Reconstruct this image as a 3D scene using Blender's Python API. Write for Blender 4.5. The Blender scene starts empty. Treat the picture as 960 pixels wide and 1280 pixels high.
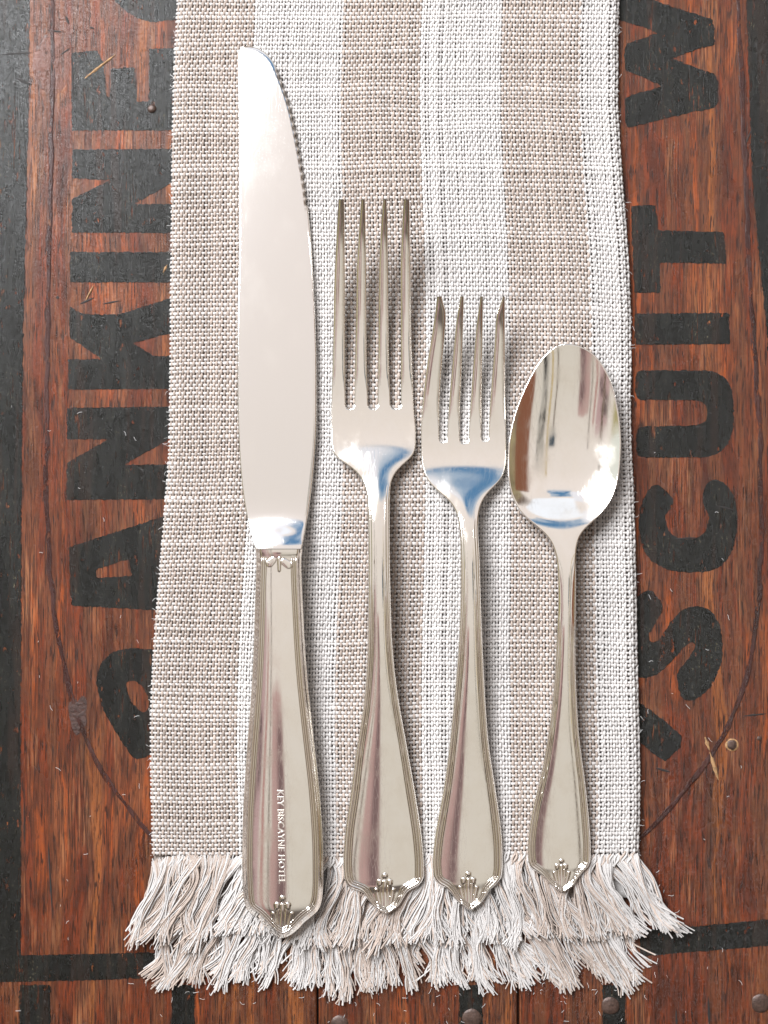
import bpy, math, random
import numpy as np
from mathutils import Vector
from mathutils.geometry import tessellate_polygon

random.seed(7)
rng = np.random.default_rng(7)
S = 0.000215            # metres per photograph pixel at the table top
H = 1400.0              # camera height in those pixels (0.30 m)
CX, CY = 480.0, 640.0
scene = bpy.context.scene
col = scene.collection

# ------------------------------------------------------------------ camera
cam = bpy.data.cameras.new('camera')
camo = bpy.data.objects.new('camera', cam); col.objects.link(camo)
camo.location = (0, 0, H * S)
cam.sensor_fit = 'VERTICAL'
cam.angle = 2 * math.atan(640.0 / H)
cam.clip_start = 0.01; cam.clip_end = 50
scene.camera = camo

# ------------------------------------------------------------------ light
scene.view_settings.view_transform = 'Standard'
scene.view_settings.look = 'None'
scene.view_settings.gamma = 1
scene.view_settings.exposure = 0.0
world = bpy.data.worlds.new('World'); scene.world = world
world.use_nodes = True

class NT:
    """tiny helper for building node trees"""
    def __init__(s, tree):
        s.t = tree; tree.nodes.clear()
    def n(s, typ, **kw):
        nd = s.t.nodes.new(typ)
        for k, v in kw.items(): setattr(nd, k, v)
        return nd
    def link(s, a, b): s.t.links.new(a, b)
    def put(s, sock, v):
        if isinstance(v, bpy.types.NodeSocket): s.link(v, sock)
        elif v is not None:
            if sock.type == 'RGBA' and len(v) == 3: v = (*v, 1)
            sock.default_value = v
    def math(s, op, a, b=None, c=None, clamp=False):
        nd = s.n('ShaderNodeMath', operation=op, use_clamp=clamp)
        s.put(nd.inputs[0], a)
        if b is not None: s.put(nd.inputs[1], b)
        if c is not None: s.put(nd.inputs[2], c)
        return nd.outputs[0]
    def ss(s, x, a, b, lo=0.0, hi=1.0):
        nd = s.n('ShaderNodeMapRange', interpolation_type='SMOOTHSTEP')
        if a > b: a, b, lo, hi = b, a, hi, lo
        s.put(nd.inputs[0], x)
        for i, v in enumerate((a, b, lo, hi)): nd.inputs[1 + i].default_value = v
        return nd.outputs[0]
    def mix(s, f, a, b, blend='MIX'):
        nd = s.n('ShaderNodeMix', data_type='RGBA', blend_type=blend)
        s.put(nd.inputs[0], f); s.put(nd.inputs[6], a); s.put(nd.inputs[7], b)
        return nd.outputs[2]
    def noise(s, vec, scale=1.0, detail=3, rough=0.5, dist=0.0):
        nd = s.n('ShaderNodeTexNoise')
        s.put(nd.inputs['Vector'], vec)
        nd.inputs['Scale'].default_value = scale
        nd.inputs['Detail'].default_value = detail
        nd.inputs['Roughness'].default_value = rough
        nd.inputs['Distortion'].default_value = dist
        return nd.outputs[0]
    def mapping(s, vec, scale=(1, 1, 1), loc=(0, 0, 0), rot=(0, 0, 0)):
        nd = s.n('ShaderNodeMapping')
        s.put(nd.inputs[0], vec)
        nd.inputs[1].default_value = loc; nd.inputs[2].default_value = rot; nd.inputs[3].default_value = scale
        return nd.outputs[0]
    def ramp(s, f, stops):
        nd = s.n('ShaderNodeValToRGB')
        s.put(nd.inputs[0], f)
        e = nd.color_ramp.elements
        while len(e) < len(stops): e.new(0.5)
        for k, (p, c) in enumerate(stops):
            e[k].position = p; e[k].color = (*c, 1) if len(c) == 3 else c
        return nd.outputs[0]

def build_world():
    w = NT(world.node_tree)
    tc = w.n('ShaderNodeTexCoord')
    sp = w.n('ShaderNodeSeparateXYZ'); w.link(tc.outputs['Generated'], sp.inputs[0])
    z = w.math('MAXIMUM', sp.outputs[2], 0.02)
    px = w.math('DIVIDE', sp.outputs[0], z); py = w.math('DIVIDE', sp.outputs[1], z)
    r = w.math('SQRT', w.math('ADD', w.math('MULTIPLY', px, px), w.math('MULTIPLY', py, py)))
    # wobble so that no border in the room is perfectly straight
    n1 = w.noise(tc.outputs['Generated'], 2.2, 3)
    n2 = w.noise(tc.outputs['Generated'], 7.0, 3)
    wob = w.math('MULTIPLY', w.math('SUBTRACT', n1, 0.5), 0.25)
    pxw = w.math('ADD', px, wob); pyw = w.math('ADD', py, w.math('MULTIPLY', w.math('SUBTRACT', n2, 0.5), 0.12))
    # ceiling: warm plaster, brighter towards the window side
    ceil_ = w.mix(w.ss(py, -0.5, 0.45), (0.68, 0.63, 0.56), (0.90, 0.82, 0.78))
    ceil_ = w.mix(w.ss(py, -0.60, -0.85), ceil_, (0.14, 0.115, 0.10))
    # walls and furniture lower down, uneven
    wall = w.ramp(n1, [(0.3, (0.04, 0.03, 0.025)), (0.45, (0.22, 0.16, 0.12)), (0.55, (0.40, 0.34, 0.20)), (0.68, (0.10, 0.09, 0.06))])
    c = w.mix(w.ss(w.math('ADD', r, wob), 1.55, 1.8), ceil_, wall)
    def box(x0, x1, y0, y1, s=0.03, X=pxw, Y=pyw):
        a = w.math('MULTIPLY', w.ss(X, x0 - s, x0 + s), w.ss(X, x1 + s, x1 - s))
        b = w.math('MULTIPLY', w.ss(Y, y0 - s, y0 + s), w.ss(Y, y1 + s, y1 - s))
        return w.math('MULTIPLY', a, b)
    # far end of the room, behind the person
    c = w.mix(w.ss(pyw, -1.25, -1.4), c, (0.09, 0.08, 0.07))
    # yellow curtain and pale blind on the left, black and brown patches on the right shaped for spoon reflections
    c = w.mix(box(-1.9, -0.88, -1.5, 0.0), c, (0.42, 0.37, 0.19))
    c = w.mix(box(-1.9, -0.86, 0.0, 0.5, 0.02), c, (0.78, 0.80, 0.74))
    c = w.mix(box(0.66, 0.84, -1.3, 0.1, 0.03), c, w.ramp(n2, [(0.50, (0.02, 0.02, 0.02)), (0.60, (0.45, 0.42, 0.38))]))
    c = w.mix(box(1.14, 1.9, -1.5, 0.6, 0.02), c, (0.24, 0.10, 0.06))
    # sleeves and hands of the person taking the picture
    c = w.mix(box(-0.74, -0.44, -1.15, -0.02, 0.02), c, w.ramp(n2, [(0.40, (0.10, 0.07, 0.07)), (0.50, (0.52, 0.36, 0.36))]))
    c = w.mix(box(-0.40, -0.35, -1.3, -0.06, 0.01), c, (0.45, 0.24, 0.22))  # reddish strip added for the line reflected in the tines
    c = w.mix(box(-0.24, -0.045, -0.75, -0.14, 0.012), c, (0.50, 0.33, 0.31))
    c = w.mix(box(-0.15, -0.055, -0.62, -0.20, 0.03), c, (0.20, 0.13, 0.13))
    # dark patch and thin dark and gold lines added for reflections in the silver
    c = w.mix(box(0.40, 0.52, -0.08, 0.03, 0.01), c, (0.03, 0.06, 0.09))
    c = w.mix(box(0.43, 0.46, -1.6, -0.1, 0.006, px), c, (0.10, 0.07, 0.05))
    c = w.mix(box(0.56, 0.60, -1.6, 0.2, 0.006, px), c, (0.50, 0.36, 0.14))
    c = w.mix(box(-0.32, -0.30, -1.6, 0.1, 0.006, px), c, (0.12, 0.08, 0.07))
    c = w.mix(box(-0.62, -0.57, -1.6, 0.3, 0.006, px), c, (0.13, 0.09, 0.06))
    c = w.mix(box(0.0, 0.55, 0.45, 0.95, 0.03), c, w.ramp(n2, [(0.40, (0.10, 0.24, 0.44)), (0.62, (0.45, 0.55, 0.68))]))  # open sky seen through the window
    c = w.mix(box(-0.25, 0.0, 0.50, 1.3, 0.03), c, (0.88, 0.88, 0.95))  # pale curtain left of the sky
    c = w.mix(box(-0.02, 1.1, 1.10, 1.9, 0.05), c, (1.0, 1.05, 1.15))
    c = w.mix(w.ss(sp.outputs[2], 0.0, -0.1), c, (0.10, 0.06, 0.04))
    bg = w.n('ShaderNodeBackground'); w.link(c, bg.inputs[0]); bg.inputs[1].default_value = 1.0
    out = w.n('ShaderNodeOutputWorld'); w.link(bg.outputs[0], out.inputs[0])
build_world()

def area(name, loc, size, L, color):
    l = bpy.data.lights.new(name, 'AREA'); l.shape = 'RECTANGLE'; l.size, l.size_y = size
    l.energy = L * math.pi * size[0] * size[1]; l.color = color
    o = bpy.data.objects.new(name, l); col.objects.link(o); o.location = loc
    o.rotation_euler = (-Vector(loc)).to_track_quat('-Z', 'Y').to_euler()
    return o
area('window_light', (-0.46, 0.53, 0.72), (0.54, 0.50), 40.0, (0.95, 0.97, 1.0))

# ------------------------------------------------------------------ small maths
def pchip(xs, ys, x):
    xs = np.asarray(xs, float); ys = np.asarray(ys, float); x = np.asarray(x, float)
    h = np.diff(xs); d = np.diff(ys) / h
    m = np.zeros_like(xs)
    for i in range(1, len(xs) - 1):
        if d[i - 1] * d[i] > 0:
            w1 = 2 * h[i] + h[i - 1]; w2 = h[i] + 2 * h[i - 1]
            m[i] = (w1 + w2) / (w1 / d[i - 1] + w2 / d[i])
    m[0], m[-1] = d[0], d[-1]
    k = np.clip(np.searchsorted(xs, x) - 1, 0, len(xs) - 2)
    t = np.clip((x - xs[k]) / h[k], 0, 1)
    return ((2*t**3 - 3*t**2 + 1) * ys[k] + (t**3 - 2*t**2 + t) * h[k] * m[k]
            + (-2*t**3 + 3*t**2) * ys[k + 1] + (t**3 - t**2) * h[k] * m[k + 1])

class Curve:
    """x as a smooth function of y through traced points"""
    def __init__(s, pts, sigma=3.0, step=0.5, sharp_from=None):
        pts = sorted(pts, key=lambda p: p[0])
        ys = np.array([p[0] for p in pts], float); xs = np.array([p[1] for p in pts], float)
        s.y = np.arange(ys[0], ys[-1] + step, step)
        s.v = pchip(ys, xs, s.y)
        if sigma > 0:
            n = int(3 * sigma / step); k = np.exp(-0.5 * (np.arange(-n, n + 1) * step / sigma) ** 2); k /= k.sum()
            a = 2 * s.v[0] - s.v[1:n + 1][::-1]; b = 2 * s.v[-1] - s.v[-n - 1:-1][::-1]
            sm = np.convolve(np.concatenate([a, s.v, b]), k, 'valid')
            if sharp_from is not None:
                w = np.clip((s.y - sharp_from) / 15.0, 0, 1)
                n2 = int(3 * 1.2 / step); k2 = np.exp(-0.5 * (np.arange(-n2, n2 + 1) * step / 1.2) ** 2); k2 /= k2.sum()
                a = 2 * s.v[0] - s.v[1:n2 + 1][::-1]; b = 2 * s.v[-1] - s.v[-n2 - 1:-1][::-1]
                s.v = sm * (1 - w) + np.convolve(np.concatenate([a, s.v, b]), k2, 'valid') * w
            else: s.v = sm
    def __call__(s, y): return np.interp(y, s.y, s.v)

def smooth(x, a, b):
    t = np.clip((x - a) / (b - a), 0, 1); return t * t * (3 - 2 * t)

def value_noise(x, y, seed=0):
    xi = np.floor(x).astype(int); yi = np.floor(y).astype(int)
    fx = x - xi; fy = y - yi; fx = fx*fx*(3-2*fx); fy = fy*fy*(3-2*fy)
    def h(a, b):
        v = np.sin(a * 127.1 + b * 311.7 + seed * 74.7) * 43758.5453
        return v - np.floor(v)
    return ((h(xi, yi)*(1-fx) + h(xi+1, yi)*fx)*(1-fy) + (h(xi, yi+1)*(1-fx) + h(xi+1, yi+1)*fx)*fy) * 2 - 1

def world_pt(X, Y, Z):
    """photo pixel X,Y of a point that stands Z (same unit) above the table -> metres"""
    X = np.asarray(X, float); Y = np.asarray(Y, float); Z = np.asarray(Z, float)
    k = 1 - Z / H
    return np.stack([(X - CX) * k * S, (CY - Y) * k * S, Z * S + 0 * X], -1)

# ------------------------------------------------------------------ mesh helpers
def mesh_np(name, v, quads, tris=None, mat=None, parent=None, normals=None, colors=None, smooth_=True, loc=None):
    me = bpy.data.meshes.new(name)
    v = np.asarray(v, float)
    if loc is not None: v = v - np.asarray(loc)
    q = np.asarray(quads, np.int32).reshape(-1, 4)
    t = np.asarray(tris if tris is not None else [], np.int32).reshape(-1, 3)
    me.vertices.add(len(v)); me.vertices.foreach_set('co', v.astype(np.float32).ravel())
    me.loops.add(len(q) * 4 + len(t) * 3)
    me.loops.foreach_set('vertex_index', np.concatenate([q.ravel(), t.ravel()]).astype(np.int32))
    me.polygons.add(len(q) + len(t))
    me.polygons.foreach_set('loop_start', np.concatenate([np.arange(len(q)) * 4, len(q) * 4 + np.arange(len(t)) * 3]).astype(np.int32))
    me.polygons.foreach_set('use_smooth', np.full(len(q) + len(t), smooth_))
    me.update(calc_edges=True)
    if colors is not None:
        a = me.attributes.new('Col', 'FLOAT_COLOR', 'POINT')
        c = np.ones((len(v), 4), np.float32); c[:, :3] = colors
        a.data.foreach_set('color', c.ravel())
    if normals is not None:
        me.normals_split_custom_set_from_vertices(normals.astype(np.float32).tolist())
    if mat: me.materials.append(mat)
    o = bpy.data.objects.new(name, me); col.objects.link(o)
    if parent: o.parent = parent
    return o

def thing(name, label, cat, loc=(0, 0, 0)):
    o = bpy.data.objects.new(name, None); col.objects.link(o)
    o.location = loc; o.empty_display_size = 0.01
    o['label'] = label; o['category'] = cat
    return o

def tubes(paths, radii, sides=5, arc=2 * math.pi, flat=1.0):
    """paths (n,m,3) in metres, radii (n,m) -> verts, quads; arc<2pi leaves the underside open"""
    n, m, _ = paths.shape
    t = np.gradient(paths, axis=1); t /= np.linalg.norm(t, axis=2, keepdims=True) + 1e-12
    up = np.array([0, 0, 1.0])
    side = np.cross(t, up); side /= np.linalg.norm(side, axis=2, keepdims=True) + 1e-9
    u2 = np.cross(side, t)
    closed = arc > 6.28
    k = sides
    ang = (np.arange(k) / k * 2 * math.pi) if closed else np.linspace(-arc / 2, arc / 2, k)
    v = (paths[:, :, None, :] + radii[:, :, None, None] *
         (np.sin(ang)[None, None, :, None] * side[:, :, None, :] + flat * np.cos(ang)[None, None, :, None] * u2[:, :, None, :]))
    idx = np.arange(n * m * k).reshape(n, m, k)
    if closed:
        a = idx[:, :-1, :]; b = np.roll(idx, -1, 2)[:, :-1, :]; c = np.roll(idx, -1, 2)[:, 1:, :]; d = idx[:, 1:, :]
    else:
        a = idx[:, :-1, :-1]; b = idx[:, :-1, 1:]; c = idx[:, 1:, 1:]; d = idx[:, 1:, :-1]
    return v.reshape(-1, 3), np.stack([a, d, c, b], -1).reshape(-1, 4)

# ------------------------------------------------------------------ materials
def new_mat(name):
    m = bpy.data.materials.new(name); m.use_nodes = True
    return m, NT(m.node_tree)

def px_coords(w):
    tc = w.n('ShaderNodeTexCoord')
    return w.mapping(tc.outputs['Object'], scale=(1 / S, 1 / S, 1 / S))     # photo pixels, centre of table = 0,0

def wood_relief(w, p):
    """shared by the wood and by the paint lying on it: one continuous grain"""
    fib = w.noise(w.mapping(p, (0.55, 0.018, 1)), 1, 4, 0.6, 0.3)
    crack = w.n('ShaderNodeTexVoronoi', feature='DISTANCE_TO_EDGE')
    wp = w.n('ShaderNodeVectorMath', operation='ADD')
    nz = w.n('ShaderNodeTexNoise'); w.link(p, nz.inputs['Vector']); nz.inputs['Scale'].default_value = 0.12
    sc = w.n('ShaderNodeVectorMath', operation='SCALE'); w.link(nz.outputs[1], sc.inputs[0]); sc.inputs['Scale'].default_value = 6
    w.link(p, wp.inputs[0]); w.link(sc.outputs[0], wp.inputs[1])
    w.link(w.mapping(wp.outputs[0], (0.26, 0.15, 1)), crack.inputs['Vector'])
    ck = w.ss(crack.outputs['Distance'], 0.0, 0.16)
    # pores: short dark dashes along the grain
    por = w.ss(w.noise(w.mapping(p, (0.42, 0.035, 1), (3.1, 7.7, 0)), 1, 2, 0.5), 0.57, 0.65)
    big = w.noise(w.mapping(p, (0.05, 0.02, 1)), 1, 3)
    fine = w.noise(w.mapping(p, (0.5, 0.35, 1)), 1, 3)
    h = w.math('ADD', w.math('MULTIPLY', fib, 0.9), w.math('MULTIPLY', ck, 0.5))
    h = w.math('SUBTRACT', h, w.math('MULTIPLY', por, 0.45))
    h = w.math('ADD', h, w.math('MULTIPLY', big, 1.2))
    h = w.math('ADD', h, w.math('MULTIPLY', fine, 0.45))
    return fib, ck, por, h

def make_wood(name, tint=0.0):
    m, w = new_mat(name)
    p = px_coords(w)
    fib, ck, por, h = wood_relief(w, p)
    warp = w.noise(w.mapping(p, (0.008, 0.004, 1)), 1, 2)
    wp = w.n('ShaderNodeVectorMath', operation='ADD'); cmb = w.n('ShaderNodeCombineXYZ')
    w.put(cmb.inputs[0], w.math('MULTIPLY', w.math('SUBTRACT', warp, 0.5), 55))
    w.link(p, wp.inputs[0]); w.link(cmb.outputs[0], wp.inputs[1]); q = wp.outputs[0]
    stripe = w.noise(w.mapping(q, (0.055, 0.0016, 1), (tint * 13, 0, 0)), 1, 4, 0.55)
    patch = w.noise(w.mapping(q, (0.011, 0.005, 1), (5.2, 1.3 + tint, 0)), 1, 4, 0.6)
    f = w.math('ADD', w.math('MULTIPLY', stripe, 0.55), w.math('MULTIPLY', patch, 0.55))
    c = w.ramp(f, [(0.40, (0.030, 0.012, 0.008)), (0.47, (0.066, 0.022, 0.011)), (0.53, (0.140, 0.040, 0.015)),
                   (0.58, (0.080, 0.034, 0.018)), (0.65, (0.235, 0.074, 0.020)), (0.74, (0.16, 0.085, 0.045))])
    band = w.noise(w.mapping(q, (0.042, 0.0011, 1), (17 + tint, 2, 0)), 1, 2, 0.45)
    c = w.mix(w.ss(band, 0.46, 0.52, 0.0, 0.50), c, w.mix(fib, (0.060, 0.040, 0.030), (0.15, 0.090, 0.060)))
    c = w.mix(w.ss(band, 0.60, 0.67, 0.0, 0.34), c, (0.36, 0.165, 0.045))
    c = w.mix(w.ss(fib, 0.52, 0.38, 0, 0.70), c, (0.030, 0.012, 0.008))
    g2 = w.noise(w.mapping(q, (0.26, 0.011, 1), (3, 1, 0)), 1, 4, 0.65)
    c = w.mix(w.ss(g2, 0.52, 0.38, 0, 0.6), c, (0.045, 0.016, 0.010))
    c = w.mix(w.ss(w.noise(w.mapping(p, (0.33, 0.10, 1), (8, 3, 0)), 1, 3, 0.6), 0.56, 0.68, 0, 0.5), c, (0.05, 0.02, 0.014))
    c = w.mix(w.math('MULTIPLY', por, 0.95), c, (0.02, 0.009, 0.007))
    # dull scuffed grey-brown bloom along the raised grain
    blm = w.math('MULTIPLY', w.ss(w.noise(w.mapping(p, (0.03, 0.006, 1), (9, 4, 0)), 1, 4, 0.6), 0.50, 0.66), w.ss(fib, 0.45, 0.65))
    c = w.mix(w.math('MULTIPLY', blm, 0.45), c, (0.36, 0.24, 0.16))
    spk = w.ss(w.noise(w.mapping(p, (0.5, 0.22, 1), (1, 8, 0)), 1, 2, 0.6), 0.71, 0.76)
    c = w.mix(w.math('MULTIPLY', w.math('MULTIPLY', spk, w.ss(patch, 0.45, 0.6)), 0.5), c, (0.45, 0.34, 0.22))
    c = w.mix(1.0, c, (0.88, 0.57, 0.37), 'MULTIPLY')          # old varnish darkens and reddens the board
    b = w.n('ShaderNodeBsdfPrincipled')
    w.put(b.inputs['Base Color'], c)
    w.put(b.inputs['Roughness'], w.ss(patch, 0.3, 0.7, 0.24, 0.38))
    b.inputs['Specular IOR Level'].default_value = 0.30
    bp = w.n('ShaderNodeBump'); bp.inputs['Strength'].default_value = 1; bp.inputs['Distance'].default_value = 0.00005
    w.put(bp.inputs['Height'], h); w.link(bp.outputs[0], b.inputs['Normal'])
    o = w.n('ShaderNodeOutputMaterial'); w.link(b.outputs[0], o.inputs[0])
    return m

def make_paint(name, color, wear=0.54, opaque=False):
    m, w = new_mat(name)
    p = px_coords(w)
    fib, ck, por, h = wood_relief(w, p)
    n = w.noise(w.mapping(p, (0.05, 0.012, 1), (4, 4, 0)), 1, 4, 0.6)
    c = w.mix(w.ss(n, 0.4, 0.7), color, tuple(min(1, x * 1.8 + 0.0015) for x in color))
    streak = w.ss(w.noise(w.mapping(p, (0.09, 0.004, 1), (2, 9, 0)), 1, 2), 0.55, 0.62)
    c = w.mix(w.math('MULTIPLY', streak, 0.5), c, (0.016, 0.008, 0.005))
    dust = w.math('MULTIPLY', w.ss(w.noise(w.mapping(p, (0.5, 0.2, 1), (7, 7, 0)), 1, 3, 0.7), 0.60, 0.72), w.ss(n, 0.45, 0.65))
    c = w.mix(w.math('MULTIPLY', dust, 0.45), c, (0.20, 0.17, 0.10))
    b = w.n('ShaderNodeBsdfPrincipled'); w.put(b.inputs['Base Color'], c)
    b.inputs['Specular IOR Level'].default_value = 0.30
    w.put(b.inputs['Roughness'], w.ss(n, 0.3, 0.7, 0.22, 0.36))
    bp = w.n('ShaderNodeBump'); bp.inputs['Distance'].default_value = 0.00005
    w.put(bp.inputs['Height'], h); w.link(bp.outputs[0], b.inputs['Normal'])
    o = w.n('ShaderNodeOutputMaterial')
    if opaque: w.link(b.outputs[0], o.inputs[0]); return m
    tr = w.n('ShaderNodeBsdfTransparent'); mx = w.n('ShaderNodeMixShader')
    hole = w.math('MAXIMUM', w.ss(w.noise(w.mapping(p, (0.16, 0.06, 1), (1, 2, 0)), 1, 5, 0.7), wear + 0.08, wear + 0.12),
                  w.math('MULTIPLY', por, w.ss(n, 0.5, 0.7)))
    w.put(mx.inputs[0], hole); w.link(b.outputs[0], mx.inputs[1]); w.link(tr.outputs[0], mx.inputs[2])
    w.link(mx.outputs[0], o.inputs[0])
    return m

def make_thread(name, rough=0.9):
    m, w = new_mat(name)
    at = w.n('ShaderNodeAttribute', attribute_name='Col')
    tc = w.n('ShaderNodeTexCoord')
    p = w.mapping(tc.outputs['Object'], scale=(1 / S, 1 / S, 1 / S))
    n = w.noise(p, 0.9, 3, 0.7)
    c = w.mix(w.ss(n, 0.3, 0.7, 0.0, 0.30), at.outputs[0], (0.40, 0.35, 0.31), 'MULTIPLY')
    b = w.n('ShaderNodeBsdfPrincipled'); w.put(b.inputs['Base Color'], c)
    b.inputs['Roughness'].default_value = rough
    b.inputs['Specular IOR Level'].default_value = 0.25
    b.inputs['Sheen Weight'].default_value = 0.15
    bp = w.n('ShaderNodeBump'); bp.inputs['Distance'].default_value = 0.00012
    w.put(bp.inputs['Height'], n); w.link(bp.outputs[0], b.inputs['Normal'])
    o = w.n('ShaderNodeOutputMaterial'); w.link(b.outputs[0], o.inputs[0])
    return m

def make_silver(name, color=(0.94, 0.915, 0.875), rough=0.07, scratch=1.0, tarnish=0.25, var=1.0):
    m, w = new_mat(name)
    p = px_coords(w)
    sm = w.noise(w.mapping(p, (0.03, 0.02, 0.03)), 1, 4, 0.65)
    hair = w.n('ShaderNodeTexVoronoi', feature='DISTANCE_TO_EDGE')
    w.link(w.mapping(p, (0.05, 0.012, 0.03), (0, 0, 0), (0, 0, 0.5)), hair.inputs['Vector'])
    line = w.ss(hair.outputs['Distance'], 0.012, 0.0)
    hair2 = w.noise(w.mapping(p, (0.9, 0.05, 0.3), (0, 0, 0), (0, 0, -0.7)), 1, 2, 0.5)
    fleck = w.ss(w.noise(w.mapping(p, (0.55, 0.5, 0.4)), 1, 3, 0.7), 0.68, 0.78)
    r = w.math('ADD', rough, w.math('MULTIPLY', w.ss(sm, 0.45, 0.75), 0.12 * var))
    r = w.math('ADD', r, w.math('MULTIPLY', fleck, 0.22 * var))
    c = w.mix(w.ss(sm, 0.35, 0.75, 0, tarnish), color, (0.80, 0.72, 0.60))
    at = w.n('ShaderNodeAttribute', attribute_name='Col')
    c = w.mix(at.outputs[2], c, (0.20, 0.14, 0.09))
    b = w.n('ShaderNodeBsdfPrincipled'); w.put(b.inputs['Base Color'], c)
    b.inputs['Metallic'].default_value = 1; w.put(b.inputs['Roughness'], r)
    bp = w.n('ShaderNodeBump'); bp.inputs['Distance'].default_value = 0.0000045 * scratch
    hh = w.math('ADD', w.math('MULTIPLY', line, -0.3), w.math('MULTIPLY', hair2, 0.25))
    hh = w.math('ADD', hh, w.math('MULTIPLY', sm, 0.6))
    hh = w.math('ADD', hh, w.math('MULTIPLY', fleck, 0.4))
    w.put(bp.inputs['Height'], hh); w.link(bp.outputs[0], b.inputs['Normal'])
    o = w.n('ShaderNodeOutputMaterial'); w.link(b.outputs[0], o.inputs[0])
    return m

def make_plain(name, color, rough, metal=0.0, bump=0.0001):
    m, w = new_mat(name)
    p = px_coords(w)
    n = w.noise(p, 0.22, 5, 0.7)
    c = w.mix(w.ss(n, 0.35, 0.7), color, tuple(x * 0.45 for x in color))
    b = w.n('ShaderNodeBsdfPrincipled'); w.put(b.inputs['Base Color'], c)
    b.inputs['Metallic'].default_value = metal; b.inputs['Roughness'].default_value = rough
    bp = w.n('ShaderNodeBump'); bp.inputs['Distance'].default_value = bump
    w.put(bp.inputs['Height'], n); w.link(bp.outputs[0], b.inputs['Normal'])
    o = w.n('ShaderNodeOutputMaterial'); w.link(b.outputs[0], o.inputs[0])
    return m

M_thread = make_thread('linen_thread')
M_silver = make_silver('polished_silver')
M_steel = make_silver('blade_steel', (0.93, 0.915, 0.90), 0.10, 1.0, 0.05, 0.2)
M_frost = make_silver('stamped_silver', (0.86, 0.83, 0.79), 0.38, 3)
M_ink = make_paint('black_ink', (0.0030, 0.0030, 0.0022))
M_oval = make_paint('plum_line', (0.026, 0.008, 0.006), 0.48)
M_knot = make_plain('knot_wood', (0.055, 0.026, 0.020), 0.4, 0, 0.0009)
M_rust = make_plain('rusty_nail', (0.075, 0.045, 0.035), 0.42, 0.3, 0.0002)
M_split = make_plain('raw_splinter', (0.30, 0.17, 0.075), 0.7, 0, 0.0003)
M_gap = make_plain('dark_gap', (0.012, 0.009, 0.008), 0.8)

# ------------------------------------------------------------------ the wooden crate top (setting)
crate = bpy.data.objects.new('wooden_table_top', None); col.objects.link(crate)
crate['kind'] = 'structure'; crate['label'] = 'old varnished wooden crate boards with worn black stencil lettering'
crate.empty_display_size = 0.01

def plank(x0, x1, k):
    g = 1.2; T = 70
    xs = np.array([x0 + g, x0 + g + 0.6, x0 + g + 2, *np.linspace(x0 + 12, x1 - 12, 8), x1 - g - 2, x1 - g - 0.6, x1 - g])
    zs = np.array([-2.0, -0.8, -0.1] + [0] * 8 + [-0.1, -0.8, -2.0])
    ys = np.linspace(-420, 1700, 24)
    X, Y = np.meshgrid(xs, ys); Z = np.broadcast_to(zs, X.shape)
    v = np.stack([(X - CX) * S, (CY - Y) * S, Z * S], -1)
    n, m_ = X.shape
    vb = v[:, [0, -1], :].copy(); vb[..., 2] = -T * S
    vv = np.concatenate([v.reshape(-1, 3), vb.reshape(-1, 3)])
    i = np.arange(n * m_).reshape(n, m_); bb = n * m_ + np.arange(n * 2).reshape(n, 2)
    q = [np.stack([i[1:, :-1], i[1:, 1:], i[:-1, 1:], i[:-1, :-1]], -1).reshape(-1, 4),
         np.stack([i[:-1, 0], bb[:-1, 0], bb[1:, 0], i[1:, 0]], -1),
         np.stack([i[1:, -1], bb[1:, 1], bb[:-1, 1], i[:-1, -1]], -1)]
    return mesh_np('plank', vv, np.concatenate(q), mat=make_wood('varnished_wood_%d' % k, k * 0.37), parent=crate)
edges_x = [-640, -330, -20 - 200, 397, 648, 1180, 1600]
edges_x = [-620, -240, 397, 648, 1190, 1590]
for k in range(len(edges_x) - 1): plank(edges_x[k], edges_x[k + 1], k)
o = mesh_np('underlay', [((x - CX) * S, (CY - y) * S, -8 * S) for x, y in ((-600, -400), (1570, -400), (1570, 1680), (-600, 1680))],
            [[3, 2, 1, 0]], mat=M_gap, parent=crate, smooth_=False)

def resample(poly, step=2.0, jit=0.35, closed=True):
    out = []
    n = len(poly)
    for i in range(n if closed else n - 1):
        a = poly[i]; b = poly[(i + 1) % n]
        L = math.dist(a, b); k = max(1, int(L / step))
        for j in range(k):
            t = j / k
            out.append((a[0] + (b[0] - a[0]) * t + random.gauss(0, jit), a[1] + (b[1] - a[1]) * t + random.gauss(0, jit)))
    if not closed: out.append(poly[-1])
    return out

def round_poly(poly, it=1, c=0.2, rr=1.3):
    for _ in range(it):
        out = []
        for i in range(len(poly)):
            a = poly[i]; b = poly[(i + 1) % len(poly)]
            L = math.dist(a, b) + 1e-6; t = min(c, rr / L)
            out += [(a[0] + (b[0] - a[0]) * t, a[1] + (b[1] - a[1]) * t), (b[0] - (b[0] - a[0]) * t, b[1] - (b[1] - a[1]) * t)]
        poly = out
    return poly

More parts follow.
